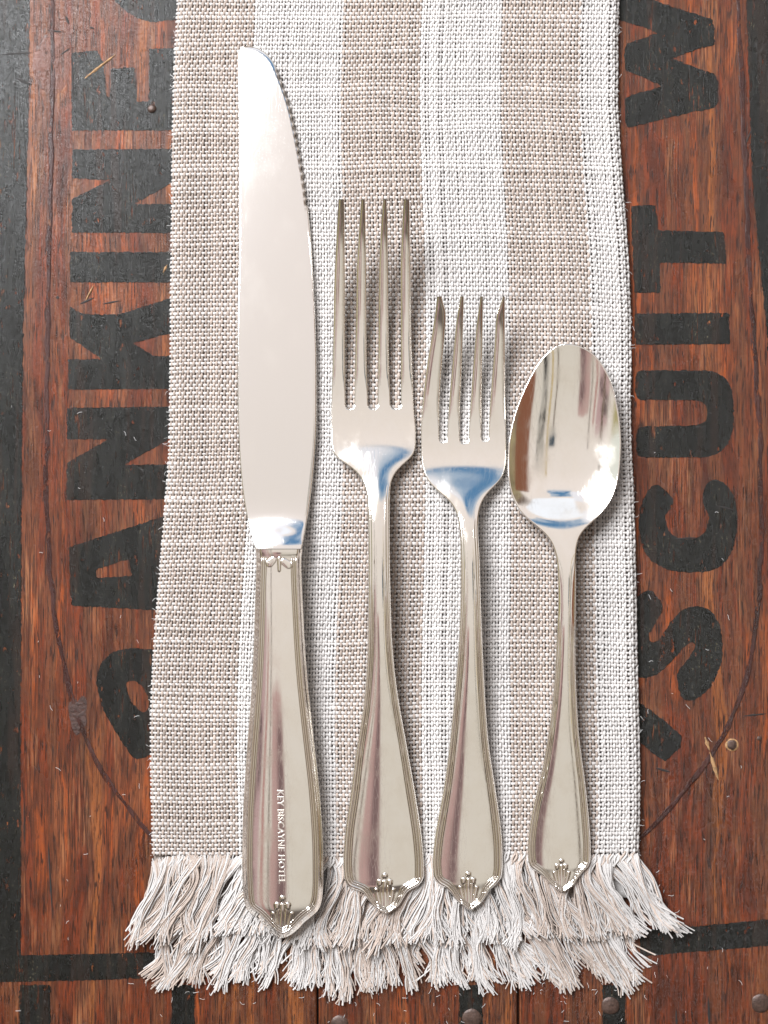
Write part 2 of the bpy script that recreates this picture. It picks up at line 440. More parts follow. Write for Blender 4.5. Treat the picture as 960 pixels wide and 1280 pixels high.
def sheet_poly(name, outer, holes=(), mat=M_ink, z=0.35, jit=0.3, label=None, rr=1.3, it=1):
    def rag(l):
        a = np.array(resample(round_poly(l, it, 0.25 if it > 1 else 0.2, rr), 1.8, jit))
        a[:, 0] += 0.9 * value_noise(a[:, 0] / 5, a[:, 1] / 5, 3) + 0.5 * value_noise(a[:, 0] / 2, a[:, 1] / 2, 5)
        a[:, 1] += 0.7 * value_noise(a[:, 0] / 2.5, a[:, 1] / 7, 8)
        return [tuple(p) for p in a.tolist()]
    loops = [rag(outer)] + [rag(h) for h in holes]
    pts = [p for l in loops for p in l]
    tris = tessellate_polygon([[Vector((x, y, 0)) for x, y in l] for l in loops])
    v = [((x - CX) * S, (CY - y) * S, z * S) for x, y in pts]
    T = []
    for t in tris:
        a, b, c = (Vector(v[i]) for i in t)
        T.append(t if (b - a).cross(c - a).z > 0 else t[::-1])
    o = mesh_np(name, v, [], T, mat, crate, smooth_=False)
    if label: o['label'] = label
    return o

# stencil letters, left column
sheet_poly('stencil_letter', [(140, -40), (143, 0), (155, 12), (170, 22), (190, 28), (226, 24), (226, -40)])
sheet_poly('stencil_letter', [(90, 66), (122, 63), (130, 80), (133, 120), (137, 122), (139, 86), (168, 84), (172, 128), (186, 126), (187, 61), (226, 60), (226, 163), (160, 163), (90, 163)])
sheet_poly('stencil_letter', [(90, 187), (226, 186), (226, 222), (168, 255), (226, 255), (226, 291), (90, 291), (90, 249), (138, 225), (90, 223)])
sheet_poly('stencil_letter', [(88, 315), (226, 315), (226, 353), (88, 353)])
sheet_poly('stencil_letter', [(87, 383), (105, 393), (150, 393), (226, 368), (226, 413), (166, 429), (192, 445), (226, 445), (226, 486), (85, 487), (85, 449), (128, 449), (87, 422)])
sheet_poly('stencil_letter', [(84, 510), (226, 508), (226, 541), (155, 581), (222, 581), (220, 624), (83, 625), (84, 578), (136, 549), (84, 549)])
sheet_poly('stencil_letter', [(86, 684), (222, 640), (216, 764), (89, 757)], [[(121, 711), (161, 699), (165, 720), (121, 722)]])
sheet_poly('stencil_letter', [(214, 815), (180, 811), (160, 810), (140, 815), (127, 828), (120, 845), (122, 865), (130, 890), (145, 915), (168, 951), (214, 935)],
           [[(157, 852), (170, 850), (180, 860), (188, 880), (182, 891), (172, 888), (160, 868)]], rr=5, it=2)
# right column
sheet_poly('stencil_letter', [(765, -30), (800, -6), (830, 5), (870, 18), (890, 24), (893, 35), (893, 57), (870, 62), (840, 73), (868, 84), (892, 92), (897, 102), (897, 130), (890, 136), (865, 140), (784, 160), (781, 150), (782, 122), (795, 117), (828, 108), (800, 95), (782, 88), (780, 60), (783, 55), (822, 41), (800, 33), (765, 22)])
sheet_poly('stencil_letter', [(788, 258), (819, 256), (823, 288), (905, 290), (908, 330), (824, 328), (826, 366), (793, 366)])
sheet_poly('stencil_letter', [(793, 392), (911, 391), (913, 430), (794, 431)])
sheet_poly('stencil_letter', [(794, 463), (890, 463), (905, 470), (913, 480), (917, 500), (916, 540), (910, 555), (897, 568), (880, 572), (796, 572), (796, 533), (865, 532), (878, 530), (885, 520), (882, 505), (872, 500), (794, 500)], rr=5, it=2)
sheet_poly('stencil_letter', [(820, 603), (808, 615), (800, 635), (798, 660), (802, 685), (815, 702), (835, 713), (860, 716), (890, 714), (908, 702), (918, 680), (922, 655), (921, 630), (912, 610), (898, 599), (888, 600), (880, 610), (877, 625), (885, 640), (886, 655), (880, 668), (868, 674), (850, 674), (838, 668), (832, 655), (832, 642), (841, 632), (842, 623)], rr=5, it=2)
sheet_poly('stencil_letter', [(785, 752), (812, 736), (822, 745), (830, 760), (825, 770), (812, 790), (810, 800), (818, 803), (826, 797), (840, 775), (852, 762), (868, 757), (885, 760), (898, 775), (904, 800), (902, 830), (890, 858), (872, 874), (856, 877), (848, 865), (845, 840), (855, 830), (868, 812), (870, 805), (864, 802), (855, 808), (838, 828), (824, 842), (808, 848), (785, 845)], rr=5, it=2)
sheet_poly('stencil_letter', [(785, 872), (813, 887), (835, 905), (852, 920), (851, 933), (832, 952), (818, 943), (785, 915)])
# printed border bands
sheet_poly('border_band', [(-60, -60), (38, -60), (36, 100), (33, 260), (29, 420), (27, 640), (26, 900), (26, 1194), (120, 1192), (240, 1189), (240, 1220), (120, 1225), (20, 1227), (-60, 1228)])
sheet_poly('border_band', [(800, 1162), (880, 1157), (960, 1149), (1040, 1142), (1040, 1172), (960, 1182), (880, 1189), (800, 1195)])
sheet_poly('border_band', [(931, -60), (1040, -60), (1040, 520), (966, 520), (957, 400), (948, 310), (940, 220), (936, 100)])
for x0, x1 in ((24, 63), (214, 243), (574, 603), (753, 781)):
    sheet_poly('border_band', [(x0, 1231), (x1, 1231), (x1 + 1, 1330), (x0 + 1, 1330)])

def strip(name, pts, w0, mat, z=0.5, bulge=1.2, jit=0.25):
    """raised line following a path"""
    P = np.array(pts, float)
    L = np.concatenate([[0], np.cumsum(np.hypot(*np.diff(P, axis=0).T))])
    s = np.arange(0, L[-1], 3.0)
    x = pchip(L, P[:, 0], s); y = pchip(L, P[:, 1], s)
    x = x + value_noise(s / 26, s * 0, 3) * 1.2 + rng.normal(0, jit * 0.4, len(s))
    t = np.stack([np.gradient(x), np.gradient(y)], -1); t /= np.linalg.norm(t, axis=1, keepdims=True)
    nrm = np.stack([-t[:, 1], t[:, 0]], -1)
    prof = np.array([(-1, 0), (-0.75, 0.7), (-0.3, 1.0), (0.1, 0.55), (0.5, 0.9), (0.85, 0.5), (1, 0)])
    wd = w0 * (1 + 0.3 * value_noise(s / 18, s * 0, 5))
    V = []
    for a, b in prof:
        X = x + nrm[:, 0] * wd * a; Y = y + nrm[:, 1] * wd * a
        V.append(np.stack([(X - CX) * S, (CY - Y) * S, (z + bulge * b) * S + 0 * X], -1))
    V = np.stack(V, 1); n, m_ = V.shape[:2]
    i = np.arange(n * m_).reshape(n, m_)
    q = np.stack([i[:-1, :-1], i[1:, :-1], i[1:, 1:], i[:-1, 1:]], -1).reshape(-1, 4)
    return mesh_np(name, V.reshape(-1, 3), q, mat=mat, parent=crate)
strip('oval_line', [(66, -40), (66, 60), (64, 180), (62, 300), (60, 430), (58, 560), (60, 660), (66, 750), (78, 820), (95, 890), (112, 935), (135, 975), (165, 1015), (200, 1055), (260, 1100)], 2.8, M_oval, 0.4, 0.45)
strip('oval_line', [(921, -40), (925, 60), (931, 200), (937, 330), (944, 450), (950, 560), (952, 660), (948, 750), (935, 840), (915, 895), (888, 945), (850, 995), (815, 1035), (760, 1080)], 3.0, M_oval, 0.4, 0.45)

def blob(name, cx, cy, rx, ry, h, mat, seed=0, rings=9, seg=36, rough=0.25, z0=-0.2):
    V = [((cx - CX) * S, (CY - cy) * S, (z0 + h) * S)]
    T = []; Q = []
    for r in range(1, rings + 1):
        f = r / rings
        for k in range(seg):
            a = 2 * math.pi * k / seg
            n = 1 + rough * 0.5 * float(value_noise(np.array(math.cos(a) * 1.7 + 9), np.array(math.sin(a) * 1.7), seed))
            x = cx + math.cos(a) * rx * f * n; y = cy + math.sin(a) * ry * f * n
            zz = h * math.sqrt(max(0, 1 - f * f)) * (1 + rough * float(value_noise(np.array(x / 4), np.array(y / 6), seed)))
            V.append(((x - CX) * S, (CY - y) * S, (z0 + zz) * S))
    for k in range(seg): T.append((0, 1 + (k + 1) % seg, 1 + k))
    for r in range(rings - 1):
        for k in range(seg):
            a = 1 + r * seg + k; b = 1 + r * seg + (k + 1) % seg
            Q.append((a, b, b + seg, a + seg))
    return mesh_np(name, V, Q, T, mat, crate)
M_halo = make_paint('amber_wood', (0.26, 0.075, 0.014), 0.5)
blob('wood_knot', 97, 893, 11, 25, 1.2, M_knot, 3, rough=0.9)
M_pinkknot = make_paint('worn_knot', (0.075, 0.028, 0.018), 0.50)
blob('wood_knot', 66, 80, 24, 40, 0.8, M_pinkknot, 4, rough=0.35)
for (x, y, r, h) in ((190, 136, 5.5, 3), (763, 1257, 11, 2.6), (951, 1254, 12, 2.6), (590, 1273, 12, 2.6), (424, 1280, 11, 2.6)):
    blob('nail_head', x, y, r, r, h, M_rust, int(x), rough=0.12, z0=0.3)
for (x, y, r) in ((915, 931, 6.5),):
    blob('nail_head', x, y, r + 1.6, r + 1.6, 1.0, M_split, 11, rough=0.2, z0=0.1)
    blob('nail_head', x, y, r, r, 2.2, M_rust, 12, rough=0.15, z0=0.2)
blob('nail_head', 949, 923, 3, 3, 1, M_rust, 13)

def chip(x0, y0, x1, y1, w0, mat=M_split, name='splinter', h=1.3):
    L = math.dist((x0, y0), (x1, y1)); tx, ty = (x1 - x0) / L, (y1 - y0) / L
    n = 14; V = []
    for i in range(n):
        f = i / (n - 1); w_ = w0 * math.sin(math.pi * (0.06 + 0.9 * f)) * (1 + random.uniform(-.3, .3))
        for a, b in ((-1, 0), (-.4, 1), (.4, .8), (1, 0)):
            x = x0 + tx * L * f - ty * w_ * a; y = y0 + ty * L * f + tx * w_ * a
            V.append(((x - CX) * S, (CY - y) * S, (0.4 + h * b * math.sin(math.pi * (0.05 + 0.9 * f))) * S))
    Q = [(i * 4 + j, (i + 1) * 4 + j, (i + 1) * 4 + j + 1, i * 4 + j + 1) for i in range(n - 1) for j in range(3)]
    return mesh_np(name, V, Q, mat=mat, parent=crate)
chip(887, 940, 898, 975, 2.4); chip(881, 921, 887, 938, 2)
chip(106, 98, 145, 68, 1.8); chip(117, 357, 107, 376, 1.3); chip(204, 341, 209, 331, 1.6)
chip(206, 1090, 205, 1091.5, 1)
for a in ((66, -10, 64, 130, 1.6), (90, 70, 92, 130, 1.3), (74, 70, 88, 60, 1), (2, 68, 40, 66, 1.3), (20, 98, 40, 106, 1.8), (60, 38, 78, 40, 1.2),
          (150, 376, 128, 380, 1), (100, 380, 118, 372, 1.3), (930, 895, 958, 892, 1.2), (70, 372, 74, 372, 2), (941, 210, 960, 205, 1.2), (940, 160, 930, 185, 1), (932, 225, 931, 260, 1.2),
          (820, 960, 838, 965, 1.3), (895, 632, 920, 638, 1.4), (840, 674, 872, 672, 1), (17, 104, 21, 105, 2), (885, 1245, 887, 1285, 1.6), (845, 1262, 846, 1290, 1.3),
          (82, 20, 86, 30, 1.5), (112, 34, 118, 36, 1.2), (112, 80, 104, 62, 0.8), (30, 1000, 31, 1060, .8), (60, 1050, 66, 1150, 1.0)):
    chip(*a, mat=M_gap, name='crack', h=0.35)
# tiny loose lint and dust on the varnish
def lint():
    n = 90; m_ = 7
    P = np.zeros((n, m_, 3)); R = np.full((n, m_), 0.22 * S)
    for i in range(n):
        x = random.choice([random.uniform(0, 185), random.uniform(805, 955), random.uniform(150, 870)])
        y = random.uniform(1020, 1278) if 185 < x < 805 else random.uniform(500, 1278)
        if 185 < x < 805: y = random.uniform(1225, 1278)
        a = random.uniform(0, 6.28); L = random.uniform(2, 9)
        for j in range(m_):
            a += random.uniform(-.5, .5)
            x += math.cos(a) * L / m_; y += math.sin(a) * L / m_
            P[i, j] = ((x - CX) * S, (CY - y) * S, 0.9 * S)
    v, q = tubes(P, R, 4)
    o = mesh_np('lint', v, q, mat=M_thread, parent=crate, colors=np.full((len(v), 3), 0.55)); o['kind'] = 'stuff'
lint()

# ------------------------------------------------------------------ the napkin
napkin = thing('napkin', 'folded linen napkin with beige and white stripes and frayed ends, under the silverware', 'napkin',
               ((495 - CX) * S, (CY - 600) * S, 0))
NL = tuple(napkin.location)
edgeL = Curve([(-120, 226), (0, 222), (100, 217), (300, 214), (560, 211), (620, 207), (720, 199), (850, 190), (920, 188), (1075, 191), (1140, 192)], 12)
edgeR = Curve([(-120, 776), (0, 773.5), (60, 772), (120, 772), (180, 775), (250, 780), (330, 786), (450, 789), (500, 788), (650, 793), (850, 797), (1000, 800), (1075, 798), (1140, 797)], 10)
ZN = 15.0
def nap_z(x, y):
    L = edgeL(y); R = edgeR(y)
    d = np.clip(np.minimum(x - L, R - x), 0, 14) / 14
    rnd = np.sqrt(np.clip(1 - (1 - d) ** 2, 0, 1))
    und = 2.0 * value_noise(x / 90, y / 140, 2) + 0.9 * value_noise(x / 33, y / 45, 6)
    return 3.5 + (ZN - 3.5 + und) * rnd
def bottom_y(x): return 1074 + 3 * value_noise(x / 60, x * 0, 4) + np.clip((230 - x) / 10, 0, 4)

stripe_b = [0.0, 0.172, 0.375, 0.555, 0.74, 0.92, 1.01]
WHITE = np.array([0.455, 0.438, 0.428]); BROWN = np.array([0.30, 0.248, 0.215]); WEFT = np.array([0.450, 0.430, 0.418])
def warp_color(u):
    k = int(np.searchsorted(stripe_b, u, 'right')) - 1
    return BROWN if k % 2 == 0 else WHITE

def build_weave():
    nw = 164; PW = 5.4
    y0 = -90.0; nr = int((1076 - y0) / PW)
    # warp threads run down the napkin
    spc = 3
    m_ = nr * spc + 1
    jj = np.arange(m_) / spc                                  # in rows
    V = []; Q = []; C = []; off = 0
    row_jit = rng.normal(0, 0.62, nr + 2)
    rowt = 1 + rng.normal(0, 0.14, nr + 2)
    def rowY(j, x):                                            # y of weft row j at x, rows bow a little
        base = y0 + (j + 0.5) * PW
        return base + 2.5 * value_noise(x / 210 + 3, base / 160, 9) + 1.3 * value_noise(x / 60, base / 55, 12) + 3.5 * ((x - 490) / 300) ** 2 * np.sin(base / 260)
    wx_j = rng.normal(0, 0.34, nw)
    U = (np.arange(nw) + 0.5) / nw
    # warps
    P = np.zeros((nw, m_, 3)); R = np.zeros((nw, m_)); CC = np.zeros((nw, m_, 3))
    for i in range(nw):
        yb = y0 + jj * PW
        Lx = edgeL(yb); Rx = edgeR(yb)
        x = Lx + (Rx - Lx) * U[i] + wx_j[i] + 0.45 * value_noise(yb / 30, yb * 0 + i * 0.35, 21) + 0.3 * value_noise(yb / 9, yb * 0 + i * 3.3, 22)
        ph = jj + i                                            # over when cos>0 at row centres
        wave = np.cos(np.pi * (ph - 0.5))
        wave = np.sign(wave) * np.abs(wave) ** 0.8
        yy = rowY(jj - 0.5, x)
        z = nap_z(x, yb) + 0.25 + 1.2 * wave
        P[i] = world_pt(x, yy, z)
        slub = 1 + 0.10 * value_noise(yb / 16, yb * 0 + i * 5.1, 31) + 1.4 * np.clip(value_noise(yb / 26, yb * 0 + i * 9.1, 33) - 0.7, 0, 1)
        R[i] = 1.74 * slub * (0.80 + 0.24 * (wave > -0.1) * np.abs(wave)) * S
        base = warp_color(min(0.999, max(0.0, U[i] + random.gauss(0, 0.007))))
        tone = 1 + 0.10 * value_noise(yb / 22, yb * 0 + i * 2.7, 41) + random.gauss(0, 0.10) + rng.normal(0, .06, m_)
        CC[i] = base[None, :] * tone[:, None]
    v, q = tubes(P, R, 5, arc=math.radians(215), flat=0.85)
    cw = np.repeat(CC.reshape(-1, 3), 5, 0)
    o = mesh_np('warp_threads', v, q, mat=M_thread, parent=napkin, colors=cw, loc=NL); o['kind'] = 'stuff'
    # wefts
    sp2 = 2; mw = nw * sp2 + 1
    P = np.zeros((nr, mw, 3)); R = np.zeros((nr, mw)); CC = np.zeros((nr, mw, 3))
    ii = np.arange(mw) / sp2
    for j in range(nr):
        yb = y0 + (j + 0.5) * PW
        L = float(edgeL(yb)); Rr = float(edgeR(yb))
        u = ii / nw
        x = L + (Rr - L) * u
        y = rowY(j, x) + row_jit[j] * 0.8 + 0.35 * value_noise(x / 8, x * 0 + j * 1.7, 51)
        wave = -np.cos(np.pi * (j + (ii - 0.5)))               # opposite of the warp at each crossing
        z = nap_z(x, x * 0 + yb) + 0.95 * wave - 0.1
        P[j] = world_pt(x, y, z)
        slub = rowt[j] * (1 + 0.12 * value_noise(x / 14, x * 0 + j * 3.1, 61) + 1.6 * np.clip(value_noise(x / 22, x * 0 + j * 7.7, 63) - 0.66, 0, 1))
        R[j] = 1.80 * slub * S
        tone = 1 + 0.07 * value_noise(x / 40, x * 0 + j * 1.1, 71) + random.gauss(0, 0.04) + rng.normal(0, .02, mw)
        CC[j] = WEFT[None, :] * tone[:, None]
    v, q = tubes(P, R, 5, arc=math.radians(215), flat=0.62)
    o = mesh_np('weft_threads', v, q, mat=M_thread, parent=napkin, colors=np.repeat(CC.reshape(-1, 3), 5, 0), loc=NL); o['kind'] = 'stuff'
build_weave()

def build_under():
    """the folded layers under the top cloth"""
    ys = np.arange(-90, 1128, 6.0); us = np.linspace(0, 1, 90)
    Y, Uu = np.meshgrid(ys, us, indexing='ij')
    L = edgeL(np.minimum(Y, 1075)) + 1.5; R = edgeR(np.minimum(Y, 1075)) - 1.5
    X = L + (R - L) * Uu
    Z = nap_z(X, np.minimum(Y, 1075)) - 3.0 - 6.0 * smooth(Y, 1060, 1085)
    top = world_pt(X, Y, Z)
    bot = world_pt(X, Y, np.full_like(Z, 0.6)); 
    n, m_ = X.shape; i = np.arange(n * m_).reshape(n, m_); b = i + n * m_
    q = [np.stack([i[1:, :-1], i[1:, 1:], i[:-1, 1:], i[:-1, :-1]], -1).reshape(-1, 4)]
    q += [np.stack([i[:-1, 0], b[:-1, 0], b[1:, 0], i[1:, 0]], -1), np.stack([i[1:, -1], b[1:, -1], b[:-1, -1], i[:-1, -1]], -1),
          np.stack([i[-1, :-1], b[-1, :-1], b[-1, 1:], i[-1, 1:]], -1)]
    colr = np.array([WEFT * 0.62 if warp_color(u) is WHITE else BROWN * 0.7 for u in us])  # shade seen through the weave is put into these darker cloth colours
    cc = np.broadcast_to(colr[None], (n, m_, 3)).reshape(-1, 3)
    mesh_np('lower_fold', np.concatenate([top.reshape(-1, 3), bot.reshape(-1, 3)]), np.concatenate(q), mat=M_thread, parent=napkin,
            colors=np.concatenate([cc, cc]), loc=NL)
build_under()

def fringe(name, n_clump, per, ystart, length, zs, ze, lean, seed, xr=(192, 796), startfn=None, rad=(0.75, 1.25)):
    r = np.random.default_rng(seed)
    m_ = 18; t = np.linspace(0, 1, m_)
    P = []; R = []; C = []
    for k in range(n_clump):
        u = (k + 0.5) / n_clump
        xc = xr[0] + (xr[1] - xr[0]) * u + r.normal(0, 1.5)
        half = (xr[1] - xr[0]) / n_clump / 2 * 1.15
        ln = length * (1 + r.normal(0, 0.07)); dx = lean(xc) + r.normal(0, 9)
        bow = r.normal(0, 9); bow2 = r.normal(0, 4)
        zo = r.uniform(-1.5, 2.5); conv = r.uniform(0.35, 1.15)
        for s in range(per):
            a = r.uniform(-1, 1)
            x0 = xc + half * a; y0 = ystart(x0) + r.uniform(-4, 3)
            l = ln * (r.uniform(0.94, 1.02) if r.random() < 0.7 else r.uniform(0.78, 1.05)); e = r.normal(0, 2.2)
            wob = r.uniform(0.3, 1.1) * np.sin(t * r.uniform(14, 30) + r.uniform(0, 6)) * np.clip(t * 3, 0, 1)
            x = x0 + wob + (dx + e) * t ** 1.25 + bow * np.sin(np.pi * t) + bow2 * np.sin(2 * np.pi * t) - half * a * (1 - conv) * np.sin(np.pi * t * 0.9) + r.normal(0, 1.2) * np.sin(np.pi * 2.3 * t + r.uniform(0, 6)) * t
            yy = y0 + l * (t - 0.10 * (abs(dx) / 60) * t ** 2)
            curl = r.normal(0, 3.2) + bow * 0.25; x = x + curl * np.clip(t - 0.8, 0, 1) * 8
            zz = zs + (ze - zs) * smooth(t, 0.0, 0.8) + (zo + r.uniform(-2.6, 2.8)) * np.sin(np.pi * np.clip(t * 1.1, 0, 1)) + r.uniform(0, 2.5) * t
            zz = np.maximum(zz, 1.4)
            P.append(world_pt(x, yy, zz))
            R.append(r.uniform(*rad) * S * (1 - 0.15 * t ** 3) * np.ones(m_))
            uu = np.clip((x0 - 190) / 608, 0, 0.999)
            base = warp_color(uu + r.normal(0, 0.008))
            if base is BROWN: base = BROWN * 1.2 if r.random() < 0.62 else WHITE * 0.93
            elif r.random() < 0.15: base = BROWN * 1.5
            C.append(np.broadcast_to(1.05 * base * (1 + r.normal(0, 0.07)), (m_, 3)))
    P = np.array(P); R = np.array(R); C = np.array(C)
    v, q = tubes(P, R, 4)
    o = mesh_np(name, v, q, mat=M_thread, parent=napkin, colors=np.repeat(C.reshape(-1, 3), 4, 0), loc=NL); o['kind'] = 'stuff'

def lean_up(x): return float(np.interp(x, [190, 230, 300, 380, 450, 540, 580, 660, 730, 770, 800], [-18, -38, -42, -22, -20, -14, 14, 26, 34, 46, 58]))
def lean_lo(x): return float(np.interp(x, [200, 260, 330, 400, 480, 560, 650, 740, 800], [-8, -50, -22, -6, 4, 16, 42, 46, 30]))
fringe('upper_fringe', 60, 26, lambda x: float(bottom_y(x)) - 3, 108, 17, 13, lean_up, 5)
fringe('upper_fringe', 50, 14, lambda x: float(bottom_y(x)) + 2, 98, 13, 10, lean_up, 15)
fringe('lower_fringe', 48, 24, lambda x: 1128 + 4 * math.sin(x / 30), 108, 7, 3.5, lean_lo, 8, xr=(222, 772))
fringe('lower_fringe', 40, 12, lambda x: 1122 + 4 * math.sin(x / 30), 100, 5, 2.2, lean_lo, 18, xr=(228, 768))

def hem():
    """the row of slanting knots that keeps the last weft in place"""
    r = np.random.default_rng(12); n = 66; m_ = 9; t = np.linspace(0, 1, m_); P = []; R = []; C = []
    for i in range(n):
        x0 = 193 + 602 * (i + 0.5) / n + r.normal(0, 1.2); y0 = float(bottom_y(np.array(x0))) - 7 + r.normal(0, 1)
        for k in range(2):
            x = x0 + k * 2.6 - 6 * t + 1.2 * np.sin(t * 6 + r.uniform(0, 6)); y = y0 + 15 * t + r.uniform(-1, 1)
            z = nap_z(x, np.minimum(y, 1070)) + 1.2 + 1.6 * np.sin(np.pi * t)
            P.append(world_pt(x, y, z)); R.append(1.35 * S * (0.75 + 0.3 * np.sin(np.pi * t)))
            C.append(np.broadcast_to((WHITE if r.random() < 0.7 else BROWN * 1.3) * (1 + r.normal(0, .05)), (m_, 3)))
    v, q = tubes(np.array(P), np.array(R), 6)
    o = mesh_np('hem_knots', v, q, mat=M_thread, parent=napkin, colors=np.repeat(np.array(C).reshape(-1, 3), 6, 0), loc=NL); o['kind'] = 'stuff'
hem()

def stray():
    """flyaway fibres on the cloth and along its edges"""
    r = np.random.default_rng(3); n = 760; m_ = 8; P = []; R = []
    for i in range(n):
        y = r.uniform(0, 1070)
        c = r.random()
        if c < 0.36: x = float(edgeL(y)) + r.uniform(-1, 4)
        elif c < 0.72: x = float(edgeR(y)) + r.uniform(-4, 1)
        else: x = r.uniform(200, 790)
        if i > 480: y = r.uniform(1090, 1248); x = r.uniform(175, 835)
        a = r.uniform(0, 6.28); L = r.uniform(3, 9); pts = []
        z = float(nap_z(np.array(x), np.array(min(y, 1070.)))) + 2 if y < 1075 else 9
        for j in range(m_):
            a += r.uniform(-.55, .55); x += math.cos(a) * L / m_; y += math.sin(a) * L / m_
            pts.append(world_pt(x, y, z + math.sin(j / m_ * 3.1) * 2))
        P.append(pts); R.append(np.full(m_, r.uniform(0.13, 0.25) * S))
    v, q = tubes(np.array(P), np.array(R), 3)
    o = mesh_np('stray_fibers', v, q, mat=M_thread, parent=napkin, colors=np.full((len(v), 3), 0.72), loc=NL); o['kind'] = 'stuff'
stray()

# ------------------------------------------------------------------ flatware
def seg_dist(px, py, segs):
    """distance from points to a set of segments (n,4)"""
    out = np.full(px.shape, 1e9)
    x, y = px.ravel(), py.ravel(); res = out.ravel()
    a = segs[:, :2]; d = segs[:, 2:] - a; L2 = (d ** 2).sum(1) + 1e-9
    CH = 1500
    sy0 = np.minimum(segs[:, 1], segs[:, 3]); sy1 = np.maximum(segs[:, 1], segs[:, 3])
    for i in range(0, len(x), CH):
        X = x[i:i + CH, None]; Y = y[i:i + CH, None]
        m = (sy1 > Y.min() - 24) & (sy0 < Y.max() + 24)       # distances beyond that never matter
        if not m.any(): res[i:i + CH] = 24; continue
        A, D, L = a[m], d[m], L2[m]
        t = np.clip(((X - A[:, 0]) * D[:, 0] + (Y - A[:, 1]) * D[:, 1]) / L, 0, 1)
        res[i:i + CH] = np.sqrt(((X - A[:, 0] - t * D[:, 0]) ** 2 + (Y - A[:, 1] - t * D[:, 1]) ** 2).min(1))
    return res.reshape(px.shape)

def poly_segs(xs, ys):
    return np.stack([xs[:-1], ys[:-1], xs[1:], ys[1:]], -1)

class Utensil:
    def __init__(s, root, zfun, r_edge=1.2):
        s.root = root; s.loc = tuple(root.location); s.zf = zfun; s.segs = None; s.r = r_edge; s.tf = None
    def outline(s, parts): s.segs = np.concatenate(parts)
    def z(s, x, y):
        d = seg_dist(x, y, s.segs)
        e = np.clip(1 - d / s.r, 0, 1)
        return s.zf(x, y, d) - s.r * (1 - np.sqrt(np.clip(1 - e * e, 0, 1))) * 0.8
    def part(s, name, xl, xr, rows, wall, mat, offs, mid=14, cap_top=True, cap_bot=False, label=None, bottom=True):
        rows = np.asarray(rows, float)
        L = xl(rows); R = xr(rows); hw = np.maximum((R - L) / 2, 0.05); c = (L + R) / 2
        offs = np.asarray(offs, float); em = offs[-1]
        k = np.minimum(1, hw * 0.82 / em)
        left = L[:, None] + offs[None] * k[:, None]
        right = (R[:, None] - offs[None] * k[:, None])[:, ::-1]
        tt = np.linspace(0, 1, mid + 2)[1:-1]
        mm = left[:, -1:] + (right[:, :1] - left[:, -1:]) * tt[None]
        X = np.concatenate([left, mm, right], 1); Y = np.broadcast_to(rows[:, None], X.shape).copy()
        Z = s.z(X, Y)
        tarn = s.tf(X, Y, seg_dist(X, Y, s.segs)) if s.tf else np.zeros_like(X)
        e = 0.3
        zx = (s.z(X + e, Y) - s.z(X - e, Y)) / (2 * e); zy = (s.z(X, Y + e) - s.z(X, Y - e)) / (2 * e)
        N = np.stack([-zx, zy, np.ones_like(zx)], -1)     # image y points down: world y = -Y
        N /= np.linalg.norm(N, axis=2, keepdims=True)
        n, m_ = X.shape
        V = [world_pt(X, Y, Z).reshape(-1, 3)]; NN = [N.reshape(-1, 3)]
        i = np.arange(n * m_).reshape(n, m_)
        Q = [np.stack([i[1:, :-1], i[1:, 1:], i[:-1, 1:], i[:-1, :-1]], -1).reshape(-1, 4)]
        off = n * m_
        wl = wall(rows) if callable(wall) else np.full(n, float(wall))
        low = {}
        for side, col_, sgn in (('L', 0, -1), ('R', -1, 1)):
            ex = X[:, col_]; g = np.gradient(ex, rows)
            nx = np.full(n, float(sgn)); ny = sgn * g          # outward normal in image: (1,-g)*sgn ; world y flips
            nl = np.hypot(nx, ny); nx /= nl; ny /= nl
            prof = [(0, 0, 0.35), (0.35, 0.25, 0.0), (0.45, 0.5, 0.0), (0.2, 0.8, -0.4), (-0.6, 1.0, -0.8)]
            ids = []
            for (o_, f, nz) in prof:
                xx = ex + sgn * o_ * np.minimum(1, wl / 6) ; zz = Z[:, col_] - wl * f
                # inner lower verts tuck under a little
                V.append(world_pt(xx, rows, zz)); a = np.stack([nx, ny, np.full(n, nz)], -1); a /= np.linalg.norm(a, axis=1, keepdims=True)
                NN.append(a); ids.append(off + np.arange(n)); off += n
            for a, b in zip(ids[:-1], ids[1:]):
                q = np.stack([a[:-1], b[:-1], b[1:], a[1:]], -1)
                Q.append(q if side == 'L' else q[:, ::-1])
            low[side] = ids[-1]
        if bottom: Q.append(np.stack([low['L'][:-1], low['R'][:-1], low['R'][1:], low['L'][1:]], -1))
        for cap, row, sg in ((cap_top, 0, 1), (cap_bot, -1, -1)):
            if not cap: continue
            a_top = world_pt(X[row], Y[row], Z[row]); a_bot = world_pt(X[row], Y[row], Z[row] - wl[row])
            V += [a_top, a_bot]; NN += [np.tile([0, sg, 0.1], (m_, 1))] * 2
            t_ = off + np.arange(m_); b_ = t_ + m_; off += 2 * m_
            q = np.stack([t_[:-1], t_[1:], b_[1:], b_[:-1]], -1); Q.append(q if sg > 0 else q[:, ::-1])
        allv = np.concatenate(V); tc_ = np.zeros(len(allv)); tc_[:n * m_] = np.clip(tarn, 0, 1).ravel()
        o = mesh_np(name, allv, np.concatenate(Q), mat=mat, parent=s.root, normals=np.concatenate(NN), loc=s.loc, colors=np.repeat(tc_[:, None], 3, 1))
        if label: o['label'] = label
        return o

def beads(d, edges=(0, 5.2, 7.9, 10.6), amps=(2.1, 1.4, 1.4)):
    z = np.zeros_like(d)
    for a, b, h in zip(edges[:-1], edges[1:], amps):
        t = np.clip((d - a) / (b - a), 0, 1)
        z += h * np.sin(np.pi * t) ** 0.8 * ((d > a) & (d < b))
    return z

